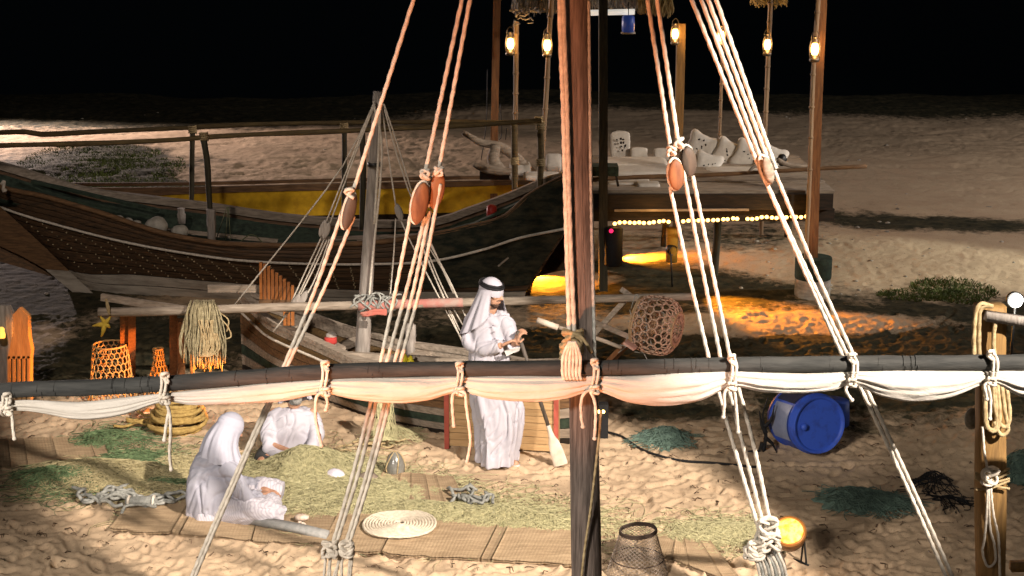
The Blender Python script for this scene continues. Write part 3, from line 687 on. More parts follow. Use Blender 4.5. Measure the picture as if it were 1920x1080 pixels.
b = MB(); b.grid(np.array([smooth_path(VL(yt, 24.45), 30)-np.array([0,0,.06]), smooth_path(VL([(p[0],p[1]-6) for p in yt], 25.6), 30)-np.array([0,0,.06])])); obj('deck', b, m_brown, YB)
b = MB(); b.beam(V(155,356,23.0), V(560,411,22.3), .10, .06); single('long_plank', b, m_pale, 'long pale plank lying from the yellow boat to the dhow', 'plank', V(350,383,22.7), smooth=False)

# ------------------------------------------------------------------ small boat with its mast
SB = thing('small_boat', 'small weathered boat with a short mast between the dhow and the men', 'boat', (-1.4, 15.8, 0))
gn = np.array([(-2.95,17.15),(-2.5,16.42),(-2.0,15.88),(-1.4,15.25),(-.75,14.86),(0,14.68),(.65,14.72)])     # near gunwale in plan
gf = np.array([(-2.95,17.15),(-2.3,16.85),(-1.7,16.35),(-1.1,15.98),(-.45,15.62),(.2,15.2),(.65,14.72)])      # far gunwale
zg = np.interp(np.linspace(0,1,40), [0,.15,.5,.85,1], [.88,.74,.62,.64,.8])
n = 40; pn = smooth_path(np.c_[gn, np.zeros(7)], n); pf = smooth_path(np.c_[gf, np.zeros(7)], n); ctr = (pn+pf)/2
def sbp(i, w, side):
    g = pn if side == 0 else pf; k = .35+.65*min(1, w*1.15)**.7
    q = ctr[i]+(g[i]-ctr[i])*k; q = q.copy(); q[2] = -.05+(zg[i]+.05)*w; return q
m_sbs = [m_dark, m_pale, m_green, m_pale, m_brown, m_brown, M('boat_ochre', (.20,.125,.05), (.1,.06,.025), .8, 8, .4, 25, (.6,5,5)), m_pale]
for side in (0, 1):
    for k in range(8):
        w0, w1 = k/8+.006, (k+1)/8-.006; d = np.array([.0, .02 if side == 0 else -.02, 0])
        A = [[sbp(i, w, side)+e for i in range(n)] for w, e in ((w0, d*1.5), (w0, -d*.4), (w1, -d*.4), (w1, d*1.5))]
        b = MB(); b.grid(np.array(A).transpose(1,0,2), True, True); obj('plank', b, m_sbs[k], SB, ang=30)
    b = MB(); A = np.array([sbp(i, 1, side) for i in range(n)]); s = 1 if side == 0 else -1
    b.grid(np.array([A+np.array([-.02,-.05*s,.0]), A+np.array([-.02,-.05*s,.045]), A+np.array([.02,.06*s,.045]), A+np.array([.02,.06*s,0])]).transpose(1,0,2), True, True); obj('gunwale', b, m_pale, SB, ang=30)
b = MB(); b.tube([sbp(i, .80, 0)+np.array([-.02,-.035,0]) for i in range(n)], .014, 6); obj('rub_strip', b, m_rope_w, SB)
b = MB(); b.grid(np.array([[sbp(i, .55, 0)*(1-t)+sbp(i, .55, 1)*t for i in range(n)] for t in np.linspace(0.05,.95,4)])); obj('floor', b, m_brown, SB)
for i in (8, 15, 22, 29):
    a = sbp(i, .93, 0); c = sbp(i, .93, 1); b = MB(); b.beam(a, c, .16, .035); obj('thwart', b, m_pale, SB, smooth=False)
for (x, y, hh, mm) in ((622,652,60,m_palez),(795,678,38,m_palez),(770,640,70,m_palez)):
    c = V(x, y, 15.9); b = MB(); b.lathe([(.05,-hh*mpp(16)*.7),(.055,0),(.05,.04),(.056,.05),(.055,hh*mpp(16)*.45),(.03,hh*mpp(16)*.5)], c, n=10); obj('bollard', b, mm, SB)
b = MB(); b.beam(V(640,672,15.5), V(960,690,15.2), .05, .14); obj('side_board', b, m_pale, SB, smooth=False)
b = MB(); c = V(620,640,15.85); b.lathe([(.062,-.02),(.064,.0),(.064,.03),(.062,.04)], c, n=12); b.lathe([(.062,-.13),(.066,-.12),(.066,-.09),(.062,-.08)], c, n=12); obj('red_lit_band', b, M('red_light_bollard', (.55,.06,.045), (.35,.03,.03)), SB)  # red colour stands for red light falling on the bollard
# mast and stays
mb_ = V(679,672,15.75); mt = V(709,172,15.75)
b = MB(); b.tube([mb_-np.array([0,0,.4]), mb_, (mb_+mt)/2, mt], [.075,.072,.058,.048], 12, n=30, wob=.05); obj('mast', b, m_palez, SB)
b = MB(); b.tube([V(700,190,15.65), V(716,290,15.65), V(697,500,15.65), V(692,560,15.65)], .012, 6, n=20); b.tube([V(713,195,15.65), V(709,300,15.65), V(702,420,15.65)], .014, 6, n=10); obj('halyard', b, m_rope_w, SB)
b = MB(); c = V(702,308,15.7); b.lathe([(.058,-.02),(.066,-.02),(.066,.02),(.058,.02)], c, n=14, cap=False); obj('mast_band', b, m_metal, SB)
def stay(pts, r=.008):
    b = MB(); b.tube(VL(pts, 15.7), r, 5, n=8); obj('stay', b, m_rope_w, SB)
for p in ([(700,195),(650,320),(611,418)],[(703,195),(662,300),(617,424)],[(700,196),(630,330),(437,575)],[(720,195),(745,270),(772,360)],[(718,195),(736,260),(768,362),(850,550)],[(716,200),(731,310),(742,385)]): stay(p)
def sblock(x, y, tl):
    c = V(x, y, 15.68); b = MB(); Rm = roty(tl)
    for s in (-1, 1):
        b.grid(np.array([[((.036*math.sqrt(max(1-q*q,.05)))*math.cos(t), s*.02+.012*math.sin(t), q*.085) for t in np.arange(10)/10*6.283] for q in np.linspace(-1,1,9)]) @ Rm.T+c, True, True)
    obj('pulley_block', b, m_palez, SB)
for x, y, tl in ((612,432,.35),(606,428,.35),(748,398,-.3),(797,440,-.35),(792,448,-.35),(568,560,.5),(555,565,.5)): sblock(x, y, tl)
for p in ([(605,440),(572,510),(535,590),(512,622)],[(609,446),(580,510),(548,575),(530,600)],[(613,450),(590,500),(560,560)],[(618,448),(592,520),(571,560)],
          [(750,410),(778,470),(835,580),(868,640)],[(742,410),(738,480),(730,570)],[(795,455),(830,540),(868,610)],[(799,455),(838,520),(872,590)],[(802,450),(845,530),(880,610)],[(788,455),(820,530),(862,620)],[(792,460),(826,545),(866,640)]): stay(p, .0075)

# ------------------------------------------------------------------ drying rack
RK = thing('drying_rack', 'long pale horizontal pole on crossed legs hung with fishing gear', 'rack', V(690,575,15.55))
YK = 15.52
b = MB(); b.tube(VL([(185,586),(320,583),(500,577),(690,572),(870,567),(1050,562),(1300,556)], YK), [.045,.044,.046,.045,.043,.042,.036], 10, n=60, wob=.05); obj('pole', b, m_pale, RK)
b = MB(); b.tube(VL([(672,573),(760,570),(868,567)], YK), .0475, 10, n=20, wob=.06); obj('red_lit_stretch', b, M('red_light_tint', (.44,.17,.14), (.42,.30,.25), .9, 6, .2, contrast=(.35,.6)), RK)  # pinkish red colour stands for red light on the middle of the pole
for x0,y0,x1,y1,w_,m_ in ((1178,556,1102,640,.085,m_pale),(1228,588,1090,735,.095,m_brownz),(1166,543,1226,588,.05,m_pale),(1106,600,1200,640,.03,m_pale)):
    b = MB(); e = G(x1,y1) if y1 > 700 else V(x1,y1,15.75); b.beam(V(x0,y0,15.6), e, w_, .05); obj('leg', b, m_, RK, smooth=False)
for x, y0, y1 in ((232,588,720),(247,588,722),(325,586,728),(340,600,730)):
    b = MB(); b.beam(V(x,y0,15.7), G(x,y1), .075, .05); obj('leg', b, m_brownz, RK, smooth=False)
b = MB(); b.beam(V(190,557,15.9), V(400,588,15.7), .04, .07); b.beam(V(390,541,16.0), V(480,541,16.0), .05, .07); obj('cross_board', b, m_pale, RK, smooth=False)
t = thing('mast_lashing', 'tangled grey rope lashing the rack pole to the small mast', 'rope lashing', V(690,555,15.4))
for k in range(13):
    c = V(672+k*5.4, 569+random.uniform(-6,6), 15.52); a = np.linspace(0, 2*math.pi*1.15, 24); rr = random.uniform(.05,.075)
    b = MB(); b.rope([c+np.array([.05*math.sin(q*1.5+k*1.7)+.03*math.cos(q+k*2.1), rr*.85*math.cos(q+1), rr*(1.1+.3*math.sin(k*2.3))*math.sin(q+1)]) for q in a], .010, step=.012); obj('turn', b, m_rope_g, t)
b = MB()
for k in range(5): b.tube(VL([(676+k*3,590+random.uniform(-3,3)),(690+k*8,584+random.uniform(-4,4)),(725,585+random.uniform(-6,6))], 15.36), .016, 6, n=10)
single('red_lit_strands', b, M('red_light_strands', (.45,.12,.09), (.36,.16,.12)), 'red cord wound where the rack pole meets the small mast', 'cord', V(700,588,15.4))  # red strands added to imitate red light at this joint
# net bundle
NB = thing('hanging_net_bundle', 'bundle of tan net hanging over the rack pole', 'net bundle', V(382,575,15.4))
for s in range(2):
    b = MB()
    for k in range(120):
        x = 382+random.gauss(0,15); x = min(max(x, 350), 413); sp_ = (x-382)*random.uniform(.0,.5); yb_ = 640+random.uniform(0,52)+abs(random.gauss(0,6)); dy = random.uniform(-.10,.02)
        b.tube(VL([(382+(x-382)*.75,566+random.uniform(-4,6),YK-.04),(x,585,YK-.09+dy),(x+sp_*.6+random.uniform(-3,3),620,YK-.09+dy),(x+sp_+random.uniform(-4,4),(620+yb_)/2,YK-.1+dy),(x+sp_*.8,yb_,YK-.08+dy)], YK), random.uniform(.004,.009), 4, n=9)
    obj('strands', b, M('net_tan', (.42,.36,.22), (.25,.21,.12), .95, 30, .2), NB)['kind'] = 'stuff'
b = MB()
for k in range(9):
    x = random.uniform(372,410); b.rope(VL([(x,600),(x+random.uniform(-5,12),640),(x+random.uniform(-12,14),668),(x+12,655),(x+8,625)], YK-.2), .0075, step=.012)
b.rope(VL([(405,590),(425,610),(433,630),(420,637)], YK-.1), .008, step=.012); b.rope(VL([(410,585),(428,600),(425,622)], YK-.1), .007, step=.012)
obj('loops', b, m_rope_t, NB)
b = MB()
for k in range(9): b.tube(VL([(199+random.uniform(-2,2),560),(203+random.uniform(-3,3),578),(205,592)], YK-.06), .006, 4, n=6)
single('looped_rope', b, m_rope_t, 'pink tan cord looped over the left end of the rack pole', 'cord', V(203,575,YK))
# yellow starfish-like cloth
b = MB(); c = V(196,608,YK-.05)
for q, L in ((2.0,.085),(3.3,.12),(4.4,.13),(-.6,.06),(.9,.10)):
    e = c+np.array([math.cos(q)*L, 0, math.sin(q)*L]); b.tube([c, (c+e)/2+np.array([.012,-.02,.01]), e], [.03,.02,.008], 8, n=7)
single('starfish', b, M('yellow_dry', (.62,.45,.06), (.5,.32,.04)), 'dried yellow starfish hanging at the left end of the rack', 'starfish', c)
# slatted orange panel
SPN = thing('slatted_panel', 'orange brown wooden panel of upright slats behind the rack', 'wood panel', V(515,580,16.2))
for k in range(9):
    x = 489+k*7.4; yt_ = np.interp(x, [487,500,552], [491,496,538]); b = MB(); b.beam(V(x,yt_,16.2), V(x+1,576+ (34 if k>5 else 0),16.2), 5.6*mpp(16.2), .03); obj('slat', b, M('orange_wood', (.36,.13,.03), (.2,.07,.02), .7, 8, .3, 25, (5,5,.6)), SPN, smooth=False)
b = MB(); b.beam(V(486,566,16.17), V(556,568,16.17), .02, .05); obj('rail', b, m_brown, SPN, smooth=False)

# hexagonal cane trap hanging on the rack
def trap_fn(c, Rm, prof):
    pr_ = np.array(prof)
    def f(u, v):
        z = np.interp(v, np.linspace(0,1,len(pr_)), pr_[:,1]); r = np.interp(v, np.linspace(0,1,len(pr_)), pr_[:,0]); a = u*2*math.pi
        return c+Rm @ np.array([r*math.cos(a), r*math.sin(a), z])
    return f
def dome(Rr, H, p=.5, n=9): return [(Rr*(1-(k/(n-1))**2.6)**p*.98+.01, H*k/(n-1)) for k in range(n)]
HT = thing('cane_trap', 'round cane fish trap of open hexagons hanging on the rack', 'fish trap', V(1236,600,15.3))
c = V(1212,606,15.35); Rm = align((.88,-.42,-.08))
f = trap_fn(c, Rm, [(.245,-.08),(.275,.0),(.285,.10),(.28,.2),(.25,.27),(.18,.315),(.06,.335)])
obj('cane_mesh', lattice(f, 20, 7, .0085), M('cane_pink', (.5,.34,.25), (.33,.2,.14), .7, 20, .2), HT)
b = MB(); a = np.linspace(0, 2*math.pi, 50)
for z, r_ in ((-.08,.245),(-.06,.25),(.32,.17)): b.tube([c+Rm @ np.array([r_*math.cos(q), r_*math.sin(q), z]) for q in a], .011, 5)
obj('rim', b, m_cane, HT)
f2 = trap_fn(c, Rm, [(.245,-.08),(.17,.0),(.10,.08),(.06,.12)]); obj('funnel', lattice(f2, 22, 6, .005), m_cane, HT)
b = MB()
for k in range(22):
    q0 = c+Rm @ np.array([random.uniform(-.2,.2), random.uniform(-.25,.25), random.uniform(-.15,.05)]); b.tube(smooth_path([q0, q0+np.array([random.uniform(-.1,.1),-.02,random.uniform(-.15,.1)]), q0+np.array([random.uniform(-.12,.12),0,random.uniform(-.3,.1)])], 8), .005, 4)
obj('cords', b, m_rope_g, HT)

# cane baskets and comb at the left
def basket(name, label, px, py, prof, Y, nu, nv, m):
    c = G(px, py); t = thing(name, label, 'basket', c); f = trap_fn(c, np.eye(3), prof)
    obj('cane_mesh', lattice(f, nu, nv, .007), m, t); b = MB()
    for (r_, z) in (prof[0], prof[-1]): b.tube([c+np.array([r_*math.cos(q), r_*math.sin(q), z]) for q in np.linspace(0, 6.283, 40)], .011, 5)
    obj('rim', b, m, t); return t
s = mpp(16)
basket('cane_basket', 'flat topped cane basket standing on sand above the yard', 212, 752, [(48*s,0),(42*s,28*s),(37*s,60*s),(34*s,90*s),(31*s,112*s)], 16, 20, 8, M('cane_orange', (.5,.32,.13), (.33,.19,.07), .6, 20, .2))
basket('cane_cone', 'small pointed cane cone beside the flat topped basket', 302, 752, [(38*s,0),(27*s,28*s),(17*s,55*s),(10*s,80*s),(9*s,104*s)], 16, 13, 8, MATS['cane_orange'])
cb = G(30, 760); t = thing('net_comb', 'big orange lit wooden comb with five tines and pointed top', 'comb', cb)
Yc = cb[1]; s = mpp(Yc); m_comb = M('comb_wood', (.52,.33,.15), (.36,.21,.09), .7, 6, .3, 20, (3,3,.5))
def plate(poly_, Y, th):
    b = MB(); n = len(poly_); A = VL(poly_, Y); A2 = [p+np.array([.02, th, 0]) for p in A]; b.add(A+A2, [tuple(range(n)), tuple(range(2*n-1, n-1, -1))]+[(i, i+n, (i+1) % n+n, (i+1) % n) for i in range(n)]); return b
obj('body', plate([(18,655),(26,615),(24,590),(36,577),(52,592),(53,630),(58,655),(56,672),(14,673)], Yc-.04, .05), m_comb, t, ang=30)
for k in range(5):
    x = 14+k*9.2; obj('tine', plate([(x,668),(x+5.2,668),(x+4.8,758),(x+.4,758)], Yc-.04, .05), m_comb, t, smooth=False)
t2 = thing('shaded_comb_side', 'broad grey round topped board standing behind the comb', 'board', G(5,758))  # grey stands for the shaded left face of the same comb board
obj('plank', plate([(-30,580),(-10,572),(14,574),(22,590),(22,700),(20,756),(-30,756)], Yc+.1, .05), m_palez, t2, ang=30)
b = MB(); c = V(3,628,Yc-.02); b.lathe([(.035,-.03),(.04,0),(.035,.03)], c, n=12); b.ball(c+np.array([0,0,.05]), .035, 6); single('yellow_lamp', b, M('lamp_yellow', (.6,.45,.1), emit=((1,.6,.12), 1.2)), 'small yellow lamp glowing at the edge of the grey board', 'lamp', c)
b = MB(); b.tube(VL([(335,612),(345,606),(352,614),(349,640),(356,660),(359,700)], 15.9), .014, 6, n=24); b.tube(VL([(338,615),(333,625),(345,632),(352,622)], 15.9), .012, 6, n=16)
single('bent_cane', b, MATS['cane_orange'], 'bent orange cane handle hanging left of the net bundle', 'cane', V(345,610,15.9))
# ------------------------------------------------------------------ people
def hand(b, wrist, d, palm, side, curl=.9, s=1.0):
    """palm block, four unequal bent fingers, thumb leaving the side of the palm"""
    d = np.array(d, float); d /= np.linalg.norm(d); p = np.array(palm, float); p -= d*np.dot(p, d); p /= np.linalg.norm(p); l = np.cross(d, p)*side
    w = np.array(wrist, float)
    for k in (-1.5, -.5, .5, 1.5): b.cap(w+l*k*.012*s, w+d*.085*s+l*k*.0205*s, .015*s, .0125*s, 8)
    for k, L in zip((-1.5, -.5, .5, 1.5), (.062, .075, .08, .07)):
        q = w+d*.09*s+l*k*.0205*s; a = 0
        for j, f in enumerate((.45, .32, .23)):
            a += curl*(.55, .75, .6)[j]; e = q+(d*math.cos(a)+p*math.sin(a))*L*f*s; b.cap(q, e, .0095*s-.0008*j, .0088*s-.0008*j, 7); q = e
    q = w+d*.025*s+l*.03*s; e = q+(d*.55+l*.7+p*.35)*.042*s; b.cap(q, e, .013*s, .0115*s, 7); e2 = e+(d*.85+p*.5-l*.1)*.032*s; b.cap(e, e2, .0112*s, .0095*s, 7)
def head_parts(b, c, fwd, up=(0,0,1)):
    f = np.array(fwd, float); f /= np.linalg.norm(f); u = np.array(up, float); u -= f*np.dot(u, f); u /= np.linalg.norm(u); l = np.cross(u, f)
    Rm = np.stack([f, l, u], 1); P = lambda x, y, z: c+Rm @ np.array([x, y, z])
    b.ball(P(-.01,0,.03), (.098,.077,.098), 12, Rm); b.ball(P(.018,0,-.04), (.073,.062,.082), 12, Rm)
    b.ball(P(.045,0,-.095), (.036,.034,.028), 8, Rm)
    b.cap(P(.086,0,.012), P(.112,0,-.026), .010, .0155, 8); b.ball(P(.098,.012,-.030), .010, 6); b.ball(P(.098,-.012,-.030), .010, 6)
    b.ball(P(.083,0,-.056), (.016,.026,.008), 8, Rm); b.ball(P(.081,0,-.069), (.016,.022,.008), 8, Rm)
    b.cap(P(.078,-.045,.028), P(.086,-.012,.026), .010, .010, 7); b.cap(P(.078,.045,.028), P(.086,.012,.026), .010, .010, 7)
    b.ball(P(.062,.043,-.012), .022, 8); b.ball(P(.062,-.043,-.012), .022, 8)
    for sg in (-1, 1): b.ball(P(-.012, sg*.078, -.012), (.02,.010,.034), 8, Rm)
    return Rm
def body(parts, headc, hf, hu, hands, root, hair, hairy):
    b = MB()
    for p in parts: b.cap(*p, 12)
    Rm = head_parts(b, headc, hf, hu)
    for h in hands: hand(b, *h)
    me = voxel(b, .0062, 3, .5); v = mverts(me)
    me.materials.append(m_skin); me.materials.append(hair); me.materials.append(m_black)
    lc = (v-headc) @ Rm; cen = np.array([lc[list(p.vertices)].mean(0) for p in me.polygons]) if False else None
    idx = np.zeros(len(me.polygons), np.int32); pc = np.empty(len(me.polygons)*3); me.polygons.foreach_get('center', pc); q = (pc.reshape(-1,3)-headc) @ Rm
    x, y, z = q.T; inh = np.linalg.norm(q, axis=1) < .17
    beard = inh & (((z < -.082) & (z > -.14) & (x > .02) & ~((x > .078) & (np.abs(y) < .022) & (z > -.078))) | ((x < .03) & (x > -.02) & (z < .03) & (z > -.1) & (np.abs(y) > .058)) | ((z > -.052) & (z < -.040) & (x > .075) & (np.abs(y) < .034)))
    if hairy == 2: beard = inh & (z < -.052) & (z > -.16) & (x > -.02)
    scalp = inh & ((z > .06) | (x < -.035)) & (z > -.07)
    eye = inh & (x > .07) & (np.abs(np.abs(y)-.032) < .013) & (np.abs(z-.008) < .0065); brow = inh & (x > .07) & (np.abs(np.abs(y)-.032) < .02) & (np.abs(z-.030) < .0055)
    idx[beard | scalp] = 1; idx[eye] = 2; idx[brow] = 1
    me.polygons.foreach_set('material_index', idx)
    setv(me, v-root_loc(root)); me.polygons.foreach_set('use_smooth', np.ones(len(me.polygons), bool))
    o = bpy.data.objects.new('body', me); COL.objects.link(o); o.parent = root; return Rm
def rings(levels, n=64, folds=(7,.03), phase=0, rot=0, jitter=.5):
    """levels: (cx, cy, z, rx, ry, foldamp)"""
    A = []; a = np.arange(n)/n*2*math.pi
    for k, (cx, cy, z, rx, ry, fa) in enumerate(levels):
        r = 1+fa*(np.sin(a*folds[0]+phase+z*2.5)+.6*np.sin(a*(folds[0]*2+1)+z*4+1.3)+.5*(vn(np.cos(a)*3+5, np.sin(a)*3+z*1.6, 4)-.5)*2)
        x = np.sign(np.cos(a))*np.abs(np.cos(a))**.9*rx*r; y = np.sign(np.sin(a))*np.abs(np.sin(a))**.9*ry*r
        A.append(np.stack([cx+x*math.cos(rot)-y*math.sin(rot), cy+x*math.sin(rot)+y*math.cos(rot), np.full(n, z)], 1))
    return np.array(A)
def dense(levels, n=50):
    L = np.array(levels, float); z = L[:,2]; t = np.r_[0, np.cumsum(np.abs(np.diff(z))+1e-6)]; tt = np.linspace(0, t[-1], n)
    return [tuple(np.interp(q, t, L[:,k]) for k in range(6)) for q in tt]
def wrinkle(me, amp, sc, seed, stretch=(1,1,1), zmax=None):
    v = mverts(me); nn = mnorm(me); s = np.array(stretch)*sc
    a = v*s
    wx = a[:,0]+.35*fbm(a[:,0]*.8+seed, a[:,2]*.8, seed+9, 2)*4; wz = a[:,2]+.35*fbm(a[:,1]*.8, a[:,2]*.8+seed, seed+12, 2)*4
    n1 = np.abs(fbm(wx+a[:,1]*.8+seed, wz*.7+a[:,1]*.3, seed, 2)); n2 = np.abs(fbm(wx*1.7-wz*1.3, a[:,1]*1.7+wz*1.1, seed+5, 2))
    crease = -np.exp(-(n1/.045)**2)*1.1-.7*np.exp(-(n2/.05)**2)+.8*fbm(a[:,0]*.6, a[:,2]*.6+a[:,1]*.5, seed+3, 2)
    setv(me, v+nn*(amp*crease)[:,None])
def garment(name, b, root, m, vox=.010, sm=5, amp=.006, sc=7, seed=1, stretch=(1,1,1)):
    me = voxel(b, vox, sm, .5); wrinkle(me, amp, sc, seed, stretch); v = mverts(me); setv(me, v-root_loc(root)); me.materials.append(m)
    me.polygons.foreach_set('use_smooth', np.ones(len(me.polygons), bool)); o = bpy.data.objects.new(name, me); COL.objects.link(o); o.parent = root; return o
def sleeve(b, pts, r, n=26, wob=.10, seed=1): b.tube(pts, r, 18, n=n, wob=wob, seed=seed)
def scarf(headc, Rm, root, m, drops, name='headscarf', cap=True, amp=.02, open_=.95, seed=1, lean=(0,0), crown=.112):
    """cloth over the crown falling to the shoulders; open at the face. drops: angle -> (length, out)"""
    nA, nL = 90, 34; A = []
    da = np.array([d[0] for d in drops]); dl = np.array([d[1] for d in drops]); do = np.array([d[2] for d in drops])
    for k in range(nL):
        t = k/(nL-1); row = []
        for i in range(nA):
            th = open_+(2*math.pi-2*open_)*i/(nA-1)     # 0 = face
            thn = (th+math.pi) % (2*math.pi)-math.pi
            L = np.interp(th, da, dl); O = np.interp(th, da, do)
            if t < .42:
                p = t/.42*math.pi/2*1.02; r = crown*math.sin(p); z = .03+.112*math.cos(p)
                q = np.array([r*math.cos(th)*1.08-.012, r*math.sin(th)*.90, z])
            else:
                s = (t-.42)/.58; r = crown+O*s**1.25+.012*s; z = .03-L*s
                fo = amp*s*(math.sin(th*9+seed)+.6*math.sin(th*17+2*seed))
                q = np.array([(r+fo)*math.cos(th)*1.05-.012-.02*s, (r+fo)*math.sin(th)*.95, z])
                w = s**1.1
                qq = headc+Rm @ q; qw = headc+np.array([Rm[0,0]*q[0]+Rm[0,1]*q[1], Rm[1,0]*q[0]+Rm[1,1]*q[1], z]); q = None
                row.append(qq*(1-w)+qw*w); continue
            row.append(headc+Rm @ q)
        A.append(row)
    A = np.array(A)
    if cap:   # front brow edge
        pass
    A += (fbm(A[...,0]*9+seed, A[...,2]*9+A[...,1]*5, seed, 3)*amp*.7)[...,None]*np.array([.6,.6,.3])
    b = MB(); b.grid(A); b.grid((A-headc)*.965+headc-np.array([0,0,.004])); 
    # hem joins the two layers
    top = A[-1]; bot = (A[-1]-headc)*.965+headc-np.array([0,0,.004]); b.grid(np.array([top, bot])); b.grid(np.array([A[:,0], (A[:,0]-headc)*.965+headc])); b.grid(np.array([A[:,-1], (A[:,-1]-headc)*.965+headc]))
    return obj(name, b, m, root)
def skullcap(headc, Rm, root, m, low=-.2):
    b = MB(); A = []
    for p in np.linspace(.02, math.pi/2+.25, 14):
        A.append([headc+Rm @ np.array([.115*math.sin(p)*math.cos(t)*1.02-.012, .096*math.sin(p)*math.sin(t), .03+.118*math.cos(p)-(.012*math.cos(t) if p > 1.2 else 0)]) for t in np.arange(36)/36*2*math.pi])
    b.grid(np.array(A), True, False); return obj('headscarf_crown', b, m, root)

# standing man: base at his feet
base = G(922, 866); Y0 = base[1]; X0 = base[0]; S = mpp(Y0)
SM = thing('person', 'standing man in white robe and white headscarf with black cord holding an oar', 'person', base)
def W(px, py, dy=0.): p = V(px, py, Y0); return np.array([p[0], Y0+dy, p[2]])
hc = W(923, 549, -.02); hf = np.array([.80, -.58, -.10]); hz = hc[2]
sh = W(918, 590); pel = W(915, 690)
parts = [(W(919,583), hc+np.array([-.02,.03,-.08]), .062, .058), (pel, W(916,615), .12, .10), (W(888,600,.03), W(946,598,-.07), .05, .048), (W(884,602,.05), W(880,640,-.02), .052, .045), (W(880,640,-.02), W(938,636,-.22), .042, .03), (W(950,602,-.09), W(962,640,-.16), .05, .043), (W(962,640,-.16), W(968,625,-.26), .04, .03),
         (W(905,700), W(905,790), .09, .06), (W(905,790), W(915,860), .055, .04), (W(930,700,-.05), W(938,790,-.08), .09, .06), (W(938,790,-.08), W(936,862,-.02), .055, .04)]
gp = W(973,622,-.26)   # grip on the oar
hands = [(W(944,633,-.235), (.82,-.1,.42), (.25,-.25,-.95), 1, 1.0, 1.05), (W(966,627,-.25), (.35,-.25,.9), (.75,.35,-.4), -1, 1.05, 1.05)]
parts += [(np.array([W(915,866)[0],Y0+.03,.035]), np.array([W(915,866)[0]-.0,Y0-.16,.028]), .042, .034), (np.array([W(938,866)[0],Y0-.0,.035]), np.array([W(938,866)[0]+.14,Y0-.13,.026]), .042, .034)]
RmS = body(parts, hc, hf, (0,0,1), hands, SM, m_beard, True)
b = MB()
lv = []
for py, xl, xr, d, fa in ((583,903,934,.07,.0),(588,890,946,.10,.0),(594,882,954,.125,.01),(606,879,957,.145,.012),(640,880,958,.15,.014),(675,876,958,.16,.016),(705,876,962,.175,.022),(735,880,974,.20,.045),(760,884,981,.21,.055),(790,889,980,.22,.065),(815,892,976,.22,.075),(840,893,971,.225,.085),(856,892,970,.23,.09),(861,893,969,.225,.09)):
    p0 = W((xl+xr)/2, py); lv.append((p0[0], Y0-.03-.02*(py > 700), p0[2], (xr-xl)/2*S*1.0, d, fa))
b.grid(rings(dense(lv, 70), 72, (6,.03), .6), True, True)
sleeve(b, [W(908,591,.0), W(890,597,.03), W(882,618,.0), W(883,641,-.05), W(905,645,-.15), W(940,636,-.23)], [.06,.088,.078,.074,.072,.066], seed=3)
sleeve(b, [W(928,590,-.03), W(946,597,-.08), W(957,618,-.13), W(962,638,-.19), W(964,634,-.235)], [.06,.082,.072,.066,.06], seed=5)
g = garment('robe', b, SM, m_cloth, .008, 3, .014, 6, 3, (1,1,.5))
b = MB()
for py in (600,612,624): p0 = W(925+ (py-600)*.12, py, -.19); b.ball(p0+np.array([.0,-.004,0]), (.008,.006,.008), 5)
obj('button', b, M('button', (.25,.22,.25)), SM)
b = MB(); A = [[W(906+ i*2.4, 585+ (1.5 if 0 < i < 14 else 0)+ 4*math.sin(i/14*math.pi)+k*4, -.03-.085*math.sin(i/14*math.pi)) for i in range(15)] for k in range(2)]; b.grid(np.array(A)); obj('collar', b, m_cloth, SM)
skullcap(hc, RmS, SM, m_cloth)
scarf(hc, RmS, SM, m_cloth, [(.0,.2,.04),(.7,.16,.02),(1.1,.22,.05),(1.7,.34,.11),(2.4,.42,.12),(3.14,.46,.12),(3.9,.42,.15),(4.6,.34,.14),(5.2,.22,.06),(5.6,.16,.02),(6.28,.2,.04)], open_=.98, amp=.016, seed=2)
b = MB(); a = np.linspace(0, 2*math.pi, 40)
for dz, k in ((.082,1.0),(.062,1.06)):
    b.tube([hc+RmS @ np.array([.106*k*math.cos(q)-.014, .092*k*math.sin(q), .03+dz-.055+.018-.012*math.cos(q)+.02]) for q in a], .0125, 8)
obj('head_cord', b, m_black, SM)
for c0, c1 in ((parts[-2][0], parts[-2][1]), (parts[-1][0], parts[-1][1])):
    b = MB(); d = c1-c0; d = d/np.linalg.norm(d); sd = np.array([-d[1], d[0], 0]); A = []
    for t in np.linspace(-.06, .24, 12):
        w_ = .042*math.sqrt(max(0.05, 1-((t-.09)/.155)**4)); q = c0+d*t; A.append([np.array([*(q+sd*w_)[:2], .004]), np.array([*(q+sd*w_)[:2], .024]), np.array([*(q-sd*w_)[:2], .024]), np.array([*(q-sd*w_)[:2], .004])])
    b.grid(np.array(A), True, True); 
    for sg in (-1, 1): b.tube([c0+d*.17+np.array([0,0,.01]), c0+d*.12+sd*sg*.03+np.array([0,0,.045]), c0+d*.05+sd*sg*.045+np.array([0,0,.015])], .012, 6, n=8)
    obj('sandal', b, M('sandal_white', (.6,.58,.56), rough=.5), SM)
# paper he holds below his hands
b = MB(); p = [W(946,640,-.31), W(975,633,-.31), W(974,640,-.29), W(950,651,-.29)]; b.add(p+[q+np.array([0,.006,0]) for q in p], [(0,1,2,3),(7,6,5,4),(0,4,5,1),(1,5,6,2),(2,6,7,3),(3,7,4,0)])
single('folded_paper', b, M('paper', (.75,.73,.7), vary=0), 'folded white paper under the standing man hands', 'paper', p[0], smooth=False)
